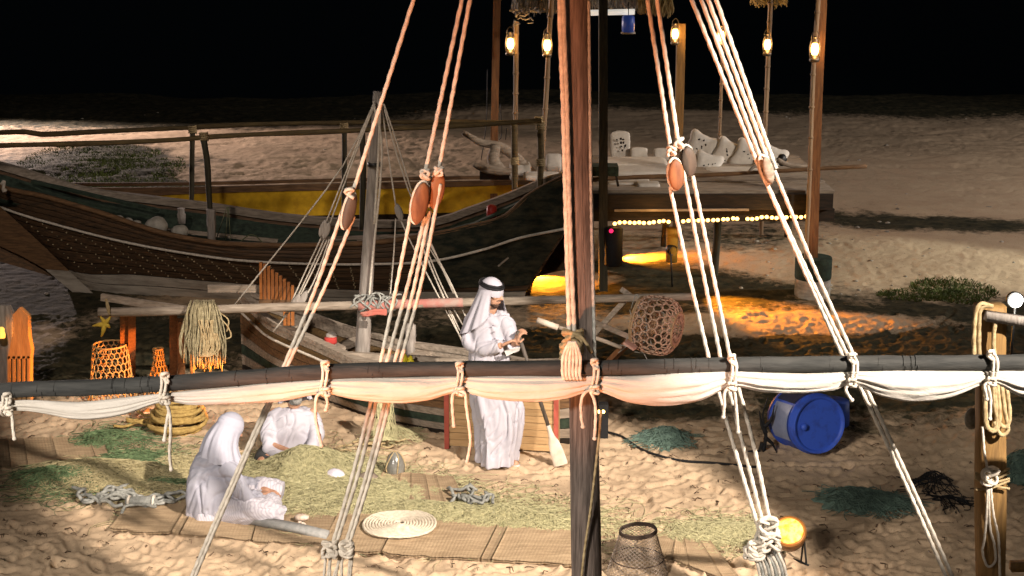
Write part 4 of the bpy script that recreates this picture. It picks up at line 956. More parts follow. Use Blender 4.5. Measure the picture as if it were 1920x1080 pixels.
# oar held
OA = thing('held_oar', 'oar with dark shaft and white blade standing on sand before the chest', 'oar', G(1052,876))
tipo = G(1052,876)+np.array([0,0,.02]); topo = W(972,612,-.27); d = topo-tipo; d /= np.linalg.norm(d)
neck = tipo+d*.30
b = MB(); b.tube([neck-d*.05, topo+d*.03], .018, 10); obj('shaft', b, M('oar_shaft', (.10,.08,.065), (.06,.05,.04), .6, 8, .2, 20, (4,4,.5)), OA)
b = MB(); sd = np.cross(d, (0,1,0)); sd /= np.linalg.norm(sd); nn = np.cross(d, sd); A = []
for t, w_, th in ((.0,.062,.010),(.02,.066,.012),(.14,.062,.016),(.24,.05,.02),(.30,.028,.024),(.36,.021,.022),(.42,.02,.02)):
    q = tipo+d*t; A.append([q+sd*w_*math.cos(a_)+nn*th*math.sin(a_) for a_ in np.arange(14)/14*6.283])
b.grid(np.array(A), True, True); b.cap(tipo+d*.14-nn*.012, tipo+d*.34-nn*.022, .012, .018, 8); obj('blade', b, M('oar_white', (.66,.58,.48), (.5,.42,.33), .7, 9, .2), OA, ang=40)
# oar leaning across
O2 = thing('leaning_oar', 'pale handled oar slanting behind the mast toward the rack legs', 'oar', V(1190,652,15.2))
b = MB(); b.tube(VL([(1044,613),(1120,635),(1165,652)], 15.15), .02, 8, n=10); obj('shaft', b, m_pale, O2)
b = MB(); b.tube(VL([(1007,600),(1046,614)], 15.13), .03, 10); obj('handle', b, MATS['oar_white'], O2)
b = MB(); p0, p1 = V(1163,650,15.15), V(1198,650,15.1); b.beam(V(1172,641,15.15), V(1192,654,15.1), .10, .02); obj('blade', b, M('blade_pink', (.55,.33,.27), (.4,.22,.17), .7, 9, .2), O2, smooth=False)

# seated man, back to us
base2 = G(425, 972); Y2 = base2[1]; S2 = mpp(Y2)
S1 = thing('person', 'man in white seen from behind sitting cross legged in a striped wrap', 'person', base2)
def W2(px, py, dy=0.): p = V(px, py, Y2); return np.array([p[0], Y2+dy, p[2]])
hc2 = W2(428, 812, .10); hf2 = np.array([.82,.42,-.42])
parts = [(W2(408,850,.06), hc2+np.array([-.03,-.01,-.07]), .06, .056), (W2(405,950,.02), W2(402,890,.05), .12, .11), (W2(378,884,.12), W2(424,880,-.04), .045, .045), (W2(434,880,-.08), W2(462,925,-.1), .045, .042), (W2(462,925,-.1), W2(484,945,.1), .042, .032), (W2(378,880,.14), W2(420,930,.32), .052, .042), (W2(420,930,.32), W2(490,940,.25), .042, .032),
         (W2(410,960,0), W2(515,962,-.08), .09, .065), (W2(515,962,-.08), W2(460,970,.15), .055, .04), (W2(400,958,.15), W2(500,950,.38), .09, .065), (W2(500,950,.38), W2(440,968,.2), .055, .04)]
hands = [(W2(482,938,.14), (.55,.8,-.1), (0,0,-1), 1, .7), (W2(490,938,.28), (.8,-.3,-.2), (0,0,-1), -1, .7)]
RmA = body(parts, hc2, hf2, (.25,.1,1), hands, S1, m_beard, True)
b = MB(); lv = []
for py, xl, xr, d, dx in ((838,396,424,.07,.07),(846,378,438,.12,.05),(858,362,448,.165,.04),(880,352,455,.19,.02),(905,346,452,.20,.0),(930,345,448,.20,-.01),(955,347,450,.20,.0),(966,352,452,.19,0),(972,356,450,.18,0)):
    p0 = W2((xl+xr)/2, py); lv.append((p0[0], Y2+dx+.04, p0[2], (xr-xl)/2*S2, d, .014))
b.grid(rings(dense(lv, 40), 64, (7,.03), .2), True, True)
sleeve(b, [W2(426,868,-.06), W2(444,885,-.12), W2(460,915,-.13), W2(472,928,-.04), W2(482,938,.06)], [.085,.08,.076,.07,.06], seed=7)
sleeve(b, [W2(378,866,.16), W2(395,900,.3), W2(422,928,.34), W2(478,936,.28)], [.085,.08,.075,.06], seed=8)
garment('shirt', b, S1, M('white_cloth_shaded', (.40,.40,.46), (.345,.345,.41), .95, 6, .15, 60), .008, 3, .015, 6, 8, (1,1,.6))  # white cloth coloured bluish grey for the shade on his back
b = MB(); lv = []
for py, xl, xr, d in ((935,350,452,.19),(950,345,462,.22),(965,344,465,.24),(978,350,468,.24),(984,356,465,.23)):
    p0 = W2((xl+xr)/2, py); lv.append((p0[0], Y2+.06, p0[2], (xr-xl)/2*S2, d, .02))
b.grid(rings(dense(lv, 16), 48, (9,.03), .2), True, True)
b.tube([W2(415,952,-.04), W2(470,948,-.12), W2(512,952,-.10), W2(530,962,-.06)], [.13,.135,.125,.085], 18, n=24); b.tube([W2(420,958,.2), W2(480,945,.34), W2(520,950,.34)], [.12,.12,.09], 18, n=18); b.ball(W2(455,955,.12), (.26,.24,.12), 12); b.ball(W2(490,957,.12), (.16,.24,.10), 12); b.tube([W2(525,962,-.06), W2(480,972,.04), W2(430,976,.12)], [.075,.085,.09], 14, n=16)
m_stripe = bpy.data.materials.new('striped_cloth'); m_stripe.use_nodes = True; t_ = m_stripe.node_tree; n_ = t_.nodes; bs = n_['Principled BSDF']
tc = n_.new('ShaderNodeTexCoord'); wv = n_.new('ShaderNodeTexWave'); wv.inputs['Scale'].default_value = 17; wv.inputs['Distortion'].default_value = 1.2; wv.inputs['Detail'].default_value = 1; wv.inputs['Detail Scale'].default_value = 1.2; mp = n_.new('ShaderNodeMapping'); mp.inputs['Rotation'].default_value = (0, .5, .5); t_.links.new(tc.outputs['Object'], mp.inputs[0]); t_.links.new(mp.outputs[0], wv.inputs[0])
cr = n_.new('ShaderNodeValToRGB'); cr.color_ramp.elements[0].position = .15; cr.color_ramp.elements[0].color = (.38,.355,.40,1); cr.color_ramp.elements[1].position = .4; cr.color_ramp.elements[1].color = (.47,.45,.49,1); t_.links.new(wv.outputs['Fac'], cr.inputs[0]); t_.links.new(cr.outputs[0], bs.inputs['Base Color']); bs.inputs['Roughness'].default_value = .95
garment('striped_wrap', b, S1, m_stripe, .008, 2, .013, 5, 12)
skullcap(hc2, RmA, S1, MATS['white_cloth_shaded'])
scarf(hc2, RmA, S1, MATS['white_cloth_shaded'], [(.0,.2,.0),(.9,.20,.0),(1.5,.27,.07),(2.2,.25,.13),(3.14,.22,.11),(4.1,.25,.14),(4.9,.34,.06),(5.4,.26,.0),(6.28,.2,.0)], open_=.62, amp=.013, seed=4, crown=.112)
# seated man behind the sail
base3 = G(545, 857); Y3 = base3[1]; S3 = mpp(Y3)
S2_ = thing('person', 'bearded man in white sitting half hidden under the sail mending net', 'person', base3)
def W3(px, py, dy=0.): p = V(px, py, Y3); return np.array([p[0], Y3+dy, p[2]])
hc3 = W3(555, 727, .0); hf3 = np.array([.3,-.85,-.32])
parts = [(W3(550,760,.05), hc3+np.array([-.01,.05,-.07]), .06, .056), (W3(543,845,.12), W3(547,795,.08), .12, .10), (W3(518,786,.1), W3(578,784,.08), .045, .045), (W3(512,780,.08), W3(510,830,-.08), .05, .045), (W3(510,830,-.08), W3(562,834,-.26), .042, .03), (W3(586,778,.06), W3(592,822,-.1), .05, .042), (W3(592,822,-.1), W3(578,832,-.26), .04, .03),
         (W3(530,848,.1), W3(500,850,-.25), .08, .06), (W3(500,850,-.25), W3(545,856,-.3), .055, .04), (W3(560,848,.1), W3(592,850,-.2), .08, .06), (W3(592,850,-.2), W3(548,856,-.25), .055, .04)]
hands = [(W3(560,833,-.26), (.85,-.4,-.15), (.1,.3,-.95), 1, .9), (W3(582,831,-.27), (-.3,-.8,-.3), (-.2,.3,-.95), -1, .9)]
RmB = body(parts, hc3, hf3, (0,0,1), hands, S2_, m_greyb, 2)
b = MB(); lv = []
for py, xl, xr, d in ((767,537,568,.075),(771,524,578,.11),(779,510,590,.14),(795,502,592,.16),(820,502,592,.17),(842,500,592,.19),(856,504,588,.18)):
    p0 = W3((xl+xr)/2, py); lv.append((p0[0], Y3+.06, p0[2], (xr-xl)/2*S3, d, .014))
b.grid(rings(dense(lv, 40), 60, (7,.03), 1.2), True, True)
sleeve(b, [W3(538,778,.06), W3(518,785,.06), W3(505,805,-.02), W3(510,835,-.10), W3(535,842,-.2), W3(556,836,-.25)], [.06,.084,.08,.084,.078,.066], seed=9)
sleeve(b, [W3(562,778,.05), W3(581,784,.04), W3(594,805,-.03), W3(592,824,-.12), W3(584,832,-.22)], [.06,.08,.074,.066,.058], seed=10)
garment('shirt', b, S2_, m_cloth, .008, 3, .014, 6, 15, (1,1,.6))
b = MB(); b.tube([W3(505,850,.1), W3(500,852,-.2), W3(545,858,-.3), W3(592,852,-.2), W3(585,852,.1)], [.1,.085,.06,.085,.1], 14, n=30); garment('wrap', b, S2_, M('dark_cloth', (.05,.05,.05)), .012, 3, .004, 7, 3)
skullcap(hc3, RmB, S2_, m_cloth)
scarf(hc3, RmB, S2_, m_cloth, [(0,.12,0),(1.2,.14,.0),(2,.2,.05),(3.14,.24,.06),(4.3,.2,.05),(5,.14,0),(6.28,.12,0)], open_=1.05, amp=.012, seed=6)
b = MB(); b.ball(hc3+RmB @ np.array([.055,0,-.105]), (.045,.05,.045), 10, RmB); me = b.mesh('beard', base3); v = mverts(me); v += mnorm(me)*(.006*fbm(v[:,0]*60, v[:,2]*40+v[:,1]*50, 3, 3))[:,None]; setv(me, v); me.materials.append(m_greyb); o = bpy.data.objects.new('beard', me); COL.objects.link(o); o.parent = S2_
# ------------------------------------------------------------------ chest behind the standing man
CH = thing('wooden_chest', 'low tan chest of horizontal boards with red corner posts behind the standing man', 'chest', G(937,850))
c0 = G(838,838); c1 = G(1042,850); up_ = np.array([0,0,1.]); dep = np.array([.05,.45,0])
m_chest = M('chest_wood', (.48,.31,.15), (.36,.22,.10), .8, 5, .3, 20, (.5,4,8))
for k in range(9):
    z0 = .02+k*.068; b = MB(); b.beam(c0+up_*(z0+.032), c1+up_*(z0+.032), .03, .063); obj('board', b, m_chest, CH, smooth=False)
m_redp = M('red_paint', (.42,.09,.06), (.28,.06,.04), .7, 9, .2)
for c in (c0, c1):
    b = MB(); b.beam(c-up_*.02+np.array([0,-.01,0]), c+up_*.64+np.array([0,-.01,0]), .045, .045); obj('corner_post', b, m_redp, CH, smooth=False)
for c in (c0, c1): 
    b = MB(); b.beam(c+dep*.08+up_*.32, c+dep+up_*.32, .03, .6); obj('side', b, m_chest, CH, smooth=False)
b = MB(); b.beam((c0+c1)/2+dep*.5+up_*.635-(c1-c0)*.5, (c0+c1)/2+dep*.5+up_*.635+(c1-c0)*.5, .5, .03); obj('lid', b, m_chest, CH, smooth=False)

# ------------------------------------------------------------------ mats
m_mat = M('reed_mat', (.47,.34,.21), (.31,.215,.125), .9, 3, .4, 60, (1.5,10,5))
def mat(label, quad, nu, folds, seed, rib=.028):
    P = [G(*q) for q in quad]; t = thing('reed_mat', label, 'mat', (P[0]+P[2])/2, 'reed mats spread on the sand')
    L = np.linalg.norm(P[1]-P[0]); Wd = np.linalg.norm(P[3]-P[0]); 
    edges_ = [0]+sorted(folds)+[1]
    for a, c in zip(edges_[:-1], edges_[1:]):
        n = max(6, int((c-a)*L/rib*4)); m = 14; A = []
        for i in range(n+1):
            u = a+.002+(c-a-.004)*i/n; row = []
            for j in range(m+1):
                v = j/m; q = (P[0]*(1-u)+P[1]*u)*(1-v)+(P[3]*(1-u)+P[2]*u)*v
                x = np.array([u*L*2.2+seed]); y = np.array([v*Wd*1.5])
                z = .035+.0028*abs(math.sin(u*L/rib*math.pi))+.06*float(fbm(x, y, seed, 3)[0])+.012*math.exp(-min(u-a, c-u)*L/.02)
                ed = .02*float(fbm(x*6, y*0+3, seed+1, 2)[0]); q = q+np.array([0, ed*(1 if v in (0, 1) else 0)*3, z]); row.append(q)
            A.append(row)
        b = MB(); b.grid(np.array(A)); A2 = np.array(A)[::-1]-np.array([0,0,.018]); b.grid(A2)
        obj('mat_strip', b, m_mat, t)
    return t
mat('long brown reed mat under the seated man and the net', [(205,1000),(640,1030),(640,950),(260,935)], 0, [.27,.31,.62], 3)
mat('reed mat under the flat white rope spiral', [(600,1038),(1090,1068),(1130,985),(640,960)], 0, [.24,.62,.66], 6)
mat('reed mat running out of view at the left below the sail', [(-60,888),(205,862),(190,825),(-60,832)], 0, [.3,.42,.63,.9], 9)
mat('crumpled reed mat in front of the standing man', [(700,935),(880,960),(850,905),(720,885)], 0, [.25,.4,.6,.75], 12)
mat('reed mat slanting down to the bottom edge by the wire keepnet', [(1190,1030),(1400,1110),(1330,1020),(1235,1005)], 0, [.35,.5,.8], 15)
b = MB(); A = []
for x, y in ((455,985),(560,1005),(612,1018)):
    g = G(x, y); A.append([g+np.array([0,-.03,.035]), g+np.array([0,-.02,.075]), g+np.array([.02,.07,.08]), g+np.array([.02,.10,.03])])
b.grid(np.array([*A]), True, True); single('grey_cloth_strip', b, M('grey_cloth', (.36,.35,.33), (.25,.25,.24), .95, 20, .3), 'narrow grey cloth strip along the mat edge before the seated man', 'cloth', G(540,1000))

# ------------------------------------------------------------------ nets
def net(name, label, blobs, m, n, L, seed, r=.003, hang=.5, under=None, spread=1.0, step=.035):
    """blobs: (px,py,rx m,ry m,height m, angle)"""
    r2 = np.random.default_rng(seed); B = [(G(px, py), rx, ry, h, a) for px, py, rx, ry, h, a in blobs]
    def H(x, y):
        z = 0*x
        for c, rx, ry, h, a in B:
            dx = (x-c[0])*math.cos(a)+(y-c[1])*math.sin(a); dy = -(x-c[0])*math.sin(a)+(y-c[1])*math.cos(a)
            z = np.maximum(z, h*np.exp(-((dx/rx)**2+(dy/ry)**2)*1.1))
        return z*(1+.5*fbm(x*5, y*5, seed, 3))+.012*vn(x*9, y*9, seed)
    t = thing(name, label, 'net', B[0][0]); ar = np.array([q[1]*q[2] for q in B]); ar /= ar.sum(); L *= 1.7 if n > 400 else 1; n = int(n*.8); mb_ = MB(); K = int(L/step)
    V_ = []; F_ = []; nv = 0
    for k in range(n):
        c, rx, ry, h, a = B[r2.choice(len(B), p=ar)]
        q = math.sqrt(r2.uniform(0, 1))*spread; th = r2.uniform(0, 6.283); lx, ly = q*rx*math.cos(th), q*ry*math.sin(th)
        x = c[0]+lx*math.cos(a)-ly*math.sin(a); y = c[1]+lx*math.sin(a)+ly*math.cos(a); hd = a+r2.normal(0, .9) if rx > ry*1.6 else r2.uniform(0, 6.283); dh = 0; pts = []
        lift = r2.uniform(.3, 1.0)
        for j in range(K):
            pts.append((x, y)); x += math.cos(hd)*step; y += math.sin(hd)*step; dh = dh*.8+r2.normal(0, .22); hd += dh
        p = np.array(pts); z = H(p[:,0], p[:,1])*(.75+.35*lift)+.008+.016*np.abs(np.sin(np.arange(K)*r2.uniform(.2,.6)+k))*lift
        mb_.tube(np.c_[p, z], r, 3, cap=False)
    o = obj('strands', mb_, m, t); o['kind'] = 'stuff'
    if under is not None:
        b = MB()
        for c, rx, ry, h, a in B:
            A = []
            for q in np.linspace(0, 1.25, 16):
                row = []
                for th in np.arange(40)/40*6.283:
                    qq = q*(1+.25*math.sin(th*3+seed)+.12*math.sin(th*7)); lx, ly = qq*rx*math.cos(th), qq*ry*math.sin(th); row.append((c[0]+lx*math.cos(a)-ly*math.sin(a), c[1]+lx*math.sin(a)+ly*math.cos(a)))
                row = np.array(row); A.append(np.c_[row, H(row[:,0], row[:,1])*.92-.006-.06*max(0, q-.75)])
            b.grid(np.array(A), True)
        obj('bulk', b, under, t)
    return t
m_nb = M('net_bulk', (.42,.38,.22), (.16,.155,.085), .95, 40, .9, 90, contrast=(.4,.6))
net('fishing_net', 'big beige fishing net heaped in front of the bearded man', [(580,885,.42,.30,.19,0),(540,905,.55,.35,.08,.2),(640,925,.6,.3,.07,-.1)], m_netbeige, 1500, .6, 1, .0028, under=m_nb)
net('trailing_net', 'long beige net trailing across the sand to the mast', [(640,955,.55,.22,.06,-.12),(800,965,.6,.2,.07,-.1),(930,975,.45,.17,.09,-.1),(1010,985,.4,.15,.08,-.15),(700,930,.5,.25,.04,0)], m_netbeige, 1700, .7, 2, .0028, under=m_nb)
net('green_net', 'green and straw coloured net spread left of the seated man', [(130,900,.55,.22,.10,.1),(240,880,.45,.3,.07,0),(200,830,.35,.2,.08,0),(300,915,.4,.2,.05,-.2)], m_netgreen, 800, .5, 3, .003, under=None)
net('straw_net', 'straw coloured net lying over the green net', [(200,895,.7,.32,.11,-.1),(290,925,.45,.2,.06,-.3),(330,880,.3,.25,.06,0)], M('net_straw', (.56,.48,.28), (.36,.31,.16), .95, 30, .2), 800, .6, 4, .003, under=m_nb)
net('loose_net', 'pale loose net at the rope lashing beside the orange lamp', [(1340,1000,.35,.16,.05,0),(1290,1012,.3,.1,.03,0)], m_netbeige, 420, .4, 5, .003)
net('teal_net', 'small teal net heap on the dim sand behind the mast', [(1245,828,.22,.16,.12,0)], m_netteal, 260, .3, 6, .004, under=m_netteal)
net('teal_net', 'wide flat teal net heap on the sand below the blue barrel', [(1605,945,.36,.2,.12,-.05),(1660,950,.2,.14,.08,0)], m_netteal, 340, .35, 7, .004, under=m_netteal)
net('teal_net', 'teal net heap at the right edge behind the wooden post', [(1915,895,.2,.2,.22,0)], m_netteal, 200, .3, 8, .004, under=m_netteal)
net('dark_net', 'black tangled net behind the flat teal heap', [(1750,915,.16,.10,.14,0),(1775,945,.14,.08,.06,0)], m_black, 110, .3, 9, .005)
net('olive_net', 'pale olive net hung over the small boat side', [(740,822,.16,.12,.10,0)], m_netbeige, 260, .3, 10, .003)
# net hanging from small boat hull
b = MB()
for k in range(60):
    x = random.uniform(705,735); b.tube(VL([(x,742,14.75),(x+random.uniform(-6,6),775,14.68),(x+random.uniform(-14,16),815,14.6),(x+random.uniform(-26,26),826,14.55)], 14.7), .003, 3, n=9)
single('draped_net', b, m_netbeige, 'thin net draped down the side of the small boat', 'net', V(720,760,14.7))
# ropes on the ground
def coil(label, px, py, R0, turns, r, m, hgt, seed):
    c = G(px, py); t = thing('rope_coil', label, 'rope coil', c); a = np.linspace(0, 2*math.pi*turns, int(60*turns)); rr = R0*(1+.05*np.sin(a*.37+seed)); z = r+hgt*(a/a[-1])
    b = MB(); b.rope(np.stack([c[0]+rr*np.cos(a), c[1]+rr*np.sin(a), z], 1), r, step=r*.9); obj('rope', b, m, t); return t
c = G(335, 808); t = thing('rope_coil', 'thick yellow rope coil behind the seated man', 'rope coil', c)
b = MB(); r2 = np.random.default_rng(3)
for k in range(11):
    a = np.linspace(0, 2*math.pi, 70); R0 = .27-.012*abs(k-3)+r2.uniform(-.02,.02); ox, oy = r2.uniform(-.02,.02,2); tl = r2.uniform(-.05,.05)
    b.rope(np.stack([c[0]+ox+R0*np.cos(a), c[1]+oy+R0*.92*np.sin(a), .03+k*.026+tl*np.sin(a)], 1), .021, step=.016)
for k in range(4):
    a = np.linspace(0, 2*math.pi, 60); R0 = .20-.035*k; b.rope(np.stack([c[0]+R0*np.cos(a), c[1]+R0*np.sin(a), .20+.02*k+0*a], 1), .021, step=.016)
obj('rope', b, m_rope_y, t)
c = G(748, 998); a = np.linspace(2*math.pi*1.2, 2*math.pi*12.2, 900); rr = a/a[-1]*.305
b = MB(); b.rope(np.stack([c[0]+rr*np.cos(a), c[1]+rr*np.sin(a)*.98, .075+.004*np.sin(a*3)+.02*np.exp(-rr/.04)], 1), .0125, step=.011)
single('rope_spiral', b, M('rope_cream', (.66,.58,.46), (.5,.43,.33), .95, 30, .3), 'flat white rope spiral lying on the brown mat', 'rope coil', c)
def pile(name, label, px, py, w, n, r, m, seed, L=.6, hgt=.06):
    c = G(px, py); r2 = np.random.default_rng(seed); b = MB()
    for k in range(n):
        x, y = c[0]+r2.uniform(-w, w), c[1]+r2.uniform(-w*.35, w*.35); hd = r2.uniform(0, 6.28); pts = []
        for j in range(9): pts.append((x, y, r+r2.uniform(0, hgt)+.03)); hd += r2.normal(0, .9); x += math.cos(hd)*L/9; y += math.sin(hd)*L/9*.8
        b.rope(pts, r, step=r*1.1)
    return single(name, b, m, label, 'rope', c)
pile('rope_pile', 'heap of thick grey rope at the left end of the mat', 215, 948, .2, 9, .016, m_rope_g, 3)
pile('rope_pile', 'grey rope hank lying beside the seated man', 285, 955, .12, 6, .014, m_rope_g, 8)
pile('rope_pile', 'loose yellow rope on the sand near the thick coil', 275, 795, .15, 5, .014, m_rope_y, 9)
pile('rope_pile', 'small grey rope tangle at the end of the trailing net', 885, 948, .14, 6, .014, m_rope_g, 12)
pile('rope_pile', 'straw rope lying beyond the bearded man hands', 660, 845, .2, 6, .010, m_rope_t, 13, .5, .03)
b = MB(); c = G(265,955)+np.array([0,0,.06]); b.cap(c+np.array([-.09,0,0]), c+np.array([.09,.01,.01]), .05, .05, 12); single('net_roll', b, m_rope_g, 'grey rolled net bundle lying on the mat', 'net roll', c)
for s in (-.1, .11):
    b = MB(); b.rope([c+np.array([s, .055*math.cos(q), .055*math.sin(q)]) for q in np.linspace(0, 6.283, 24)], .012); single('rope_ring', b, m_rope_w, 'white rope ring bound round the %s end of the grey net roll' % ('outer' if s < 0 else 'inner'), 'rope ring', c+np.array([s,0,0]))
# shell, bag, jar
c = G(566, 985)+np.array([0,0,.07]); b = MB(); b.ball(c, (.062,.04,.03), 10); me = b.mesh('s', c); v = mverts(me); v *= (1+.10*np.sin(v[:,0:1]*260)); setv(me, v); me.materials.append(M('shell', (.66,.55,.45), (.45,.33,.25), .5, 30, .2)); o = bpy.data.objects.new('sea_shell', me); COL.objects.link(o); o.location = tuple(c); tag(o, 'ridged pale sea shell on the mat beside the seated man', 'shell')
b = MB(); c = G(566, 992)+np.array([0,0,.05])
for k in range(5): b.ball(c+np.array([random.uniform(-.035,.035), random.uniform(-.02,.02), random.uniform(-.01,.01)]), .014, 5)
single('shell_beads', b, MATS['shell'], 'cluster of small pale shells below the ridged shell', 'shells', c)
c = G(627, 903)+np.array([0,0,.05]); b = MB(); b.ball(c, (.1,.07,.065), 14); me = b.mesh('s', c); v = mverts(me); v *= (1+.5*fbm(v[:,0]*14, v[:,2]*14+v[:,1]*9, 4, 3))[:,None]; setv(me, v); me.materials.append(M('plastic_white', (.62,.58,.62), (.42,.39,.45), .5, 14, .3)); o = bpy.data.objects.new('plastic_bag', me); COL.objects.link(o); o.location = tuple(c); tag(o, 'crumpled white bag lying on the beige net', 'bag')
JR = thing('glass_float', 'silvery grey glass jar in a rope sling on the sand', 'jar', G(741,890))
c = G(741,890); b = MB(); b.lathe([(.055,.0),(.085,.02),(.09,.08),(.075,.14),(.05,.19),(.025,.215),(.01,.22)], c, n=22); obj('glass', b, M('glass_grey', (.26,.25,.22), (.1,.1,.09), .22, 9, .2, spec=.7), JR)
b = MB()
for q in np.arange(5)/5*6.283: b.rope(smooth_path([c+np.array([.06*math.cos(q),.06*math.sin(q),.005]), c+np.array([.096*math.cos(q),.096*math.sin(q),.08]), c+np.array([.06*math.cos(q+.3),.06*math.sin(q+.3),.18]), c+np.array([0,0,.225])], 30), .006, step=.008)
obj('sling', b, m_rope_t, JR)
def rock(px, py, r, label, seed, m, flat=.6):
    c = G(px, py); b = MB(); b.ball(c, (r, r*.8, r*flat), 9); me = b.mesh('rock', c); v = mverts(me); v *= (1+.6*fbm(v[:,0]*5/r*.15+seed, v[:,2]*5/r*.15+v[:,1]*3, seed, 3))[:,None]; setv(me, v); me.materials.append(m); o = bpy.data.objects.new('stone', me); COL.objects.link(o); o.location = tuple(c+np.array([0,0,r*.2])); return tag(o, label, 'stone')
m_stone = M('stone', (.30,.24,.18), (.17,.13,.1), .9, 14, .5)
rock(688, 905, .11, 'brown stone on the sand between the ropes and the jar', 3, m_stone); rock(1060, 810, .22, 'large pale rock behind the mast and the oar blade', 5, M('stone_pale', (.42,.36,.3), (.27,.22,.18), .9, 10, .5), .9)
# keepnet
KN = thing('wire_keepnet', 'cone of fine grey mesh with a dark ring mouth on the sand', 'keepnet', G(1195,1075))
c = G(1195,1075); pr_ = [(.235,0),(.21,.10),(.18,.2),(.155,.29),(.135,.36)]; f = trap_fn(c, np.eye(3), pr_)
obj('mesh', lattice(f, 60, 26, .0022, 'diamond', sides=3), M('mesh_grey', (.36,.30,.25), (.25,.2,.16)), KN)
b = MB()
for dz, r_ in ((.36,.138),(.345,.14)): b.tube([c+np.array([r_*math.cos(q), r_*math.sin(q), dz+.01*math.cos(q)]) for q in np.linspace(0, 6.283, 40)], .009, 6)
b.tube([c+np.array([.2*math.cos(q), .2*math.sin(q), .13]) for q in np.linspace(0, 6.283, 40)], .005, 5); obj('ring', b, M('ring_dark', (.06,.04,.03)), KN)
# cable
b = MB(); b.tube([G(x,y)+np.array([0,0,.02]) for x, y in ((1132,812),(1165,822),(1200,845),(1235,858),(1280,868),(1340,872),(1420,880))], .012, 6, n=50); single('cable', b, m_black, 'dark cable snaking over the dim sand behind the mast', 'cable', G(1200,845))
# blue barrel lying on the sand, end toward us
m_blue = M('blue_plastic', (.035,.09,.48), (.03,.06,.30), .5, 9, .25, vary=0, detail=10, contrast=(.32,.5)); m_bluel = M('blue_pale_label', (.30,.34,.48), (.2,.24,.38), .5, 6, .1)
BR = thing('blue_barrel', 'blue plastic barrel lying with its closed end toward us and a pale side', 'barrel', G(1540,850))
cb_ = V(1537,797,14.32); ax = np.array([-.36,.92,-.12]); ax /= np.linalg.norm(ax); Rm = align(ax); Rb = 56*mpp(14.6)
c = cb_; b = MB(); b.lathe([(Rb*.2,.018),(Rb*.86,.02),(Rb*.9,.0),(Rb*.97,-.004),(Rb,.012),(Rb*1.0,.06),(Rb*1.04,.07),(Rb*1.04,.085),(Rb*1.0,.10),(Rb*1.02,.26),(Rb,.42),(Rb*1.04,.43),(Rb*1.04,.45),(Rb,.46),(Rb*.96,.5)], c, Rm, 44); obj('shell', b, m_blue, BR, ang=50)
b = MB(); A = []
for z in np.linspace(.115,.40,6): A.append([c+Rm @ np.array([(Rb*1.025)*math.cos(q), (Rb*1.025)*math.sin(q), z]) for q in np.linspace(-.55,.72,14)])
b.grid(np.array(A)); obj('pale_panel', b, m_bluel, BR)
b = MB(); A = []
for z in np.linspace(.115,.42,6): A.append([c+Rm @ np.array([(Rb*1.027)*math.cos(q), (Rb*1.027)*math.sin(q), z]) for q in np.linspace(.80,1.75,14)])
b.grid(np.array(A)); obj('opening_shade_patch', b, M('opening_shade', (.012,.016,.05), vary=0), BR)  # dark patch painted for the shaded hollow, nothing is cut out
b = MB(); b.lathe([(.03,-.02),(.034,0),(.03,.022)], c+Rm @ np.array([Rb*.6,0,.0]), Rm, 14); obj('bung', b, m_blue, BR)
c2 = V(1562,742,15.3); b = MB(); b.lathe([(.16,-.2),(.17,0),(.17,.02),(.16,.2)], c2-np.array([0,0,.25]), np.eye(3), 24); single('blue_bucket', b, m_blue, 'dark blue bucket mostly hidden by the sail behind the barrel', 'bucket', c2-np.array([0,0,.45]))
# dead branch
BRN = MB(); base_b = G(1430,848)
for pts in ([(1430,848),(1436,815),(1430,780),(1440,745)],[(1434,820),(1448,832),(1458,852)],[(1433,800),(1446,786),(1452,760)],[(1430,830),(1425,850),(1442,862),(1455,870)],[(1436,812),(1428,796),(1424,770)],[(1432,850),(1410,846),(1395,848)]):
    BRN.tube(VL(pts, base_b[1]), [.022,.016,.010,.006], 6, n=14, wob=.2)
single('dead_branch', BRN, m_black, 'black dead branch standing in the sand left of the blue barrel', 'branch', base_b)
# par lamp
PL = thing('par_lamp', 'round black stage lamp glowing orange on a small stand', 'stage lamp', G(1495,1050))
c = V(1480,996,11.86); ax = np.array([-.16,-.66,.74]); ax /= np.linalg.norm(ax); Rm = align(-ax); r_ = 29*mpp(12.6)
b = MB(); b.lathe([(r_*.99,.0),(r_*1.08,.0),(r_*1.08,.05),(r_*1.0,.06),(r_*.95,.12),(r_*.72,.19),(r_*.3,.22)], c, Rm, 30); obj('can', b, M('lamp_can', (.22,.10,.03), (.13,.055,.015), .4, 20, .1, metallic=.3), PL, ang=40)
m_lens = bpy.data.materials.new('lamp_lens'); m_lens.use_nodes = True; t_ = m_lens.node_tree; n_ = t_.nodes; bs = n_['Principled BSDF']; tcx = n_.new('ShaderNodeTexCoord'); vz = n_.new('ShaderNodeTexNoise'); vz.inputs['Scale'].default_value = 26; t_.links.new(tcx.outputs['Object'], vz.inputs['Vector']); crr = n_.new('ShaderNodeValToRGB'); crr.color_ramp.elements[0].position = .35; crr.color_ramp.elements[0].color = (1,.28,.02,1); crr.color_ramp.elements[1].position = .6; crr.color_ramp.elements[1].color = (1,.66,.17,1); t_.links.new(vz.outputs[0], crr.inputs[0]); t_.links.new(crr.outputs[0], bs.inputs['Emission Color']); bs.inputs['Emission Strength'].default_value = 2.3; bs.inputs['Base Color'].default_value = (.25,.08,.01,1); bs.inputs['Roughness'].default_value = .6
b = MB(); b.lathe([(.001,-.022),(r_*.4,-.018),(r_*.8,-.010),(r_*.90,-.002)], c, Rm, 26, cap=True); obj('lens', b, m_lens, PL)
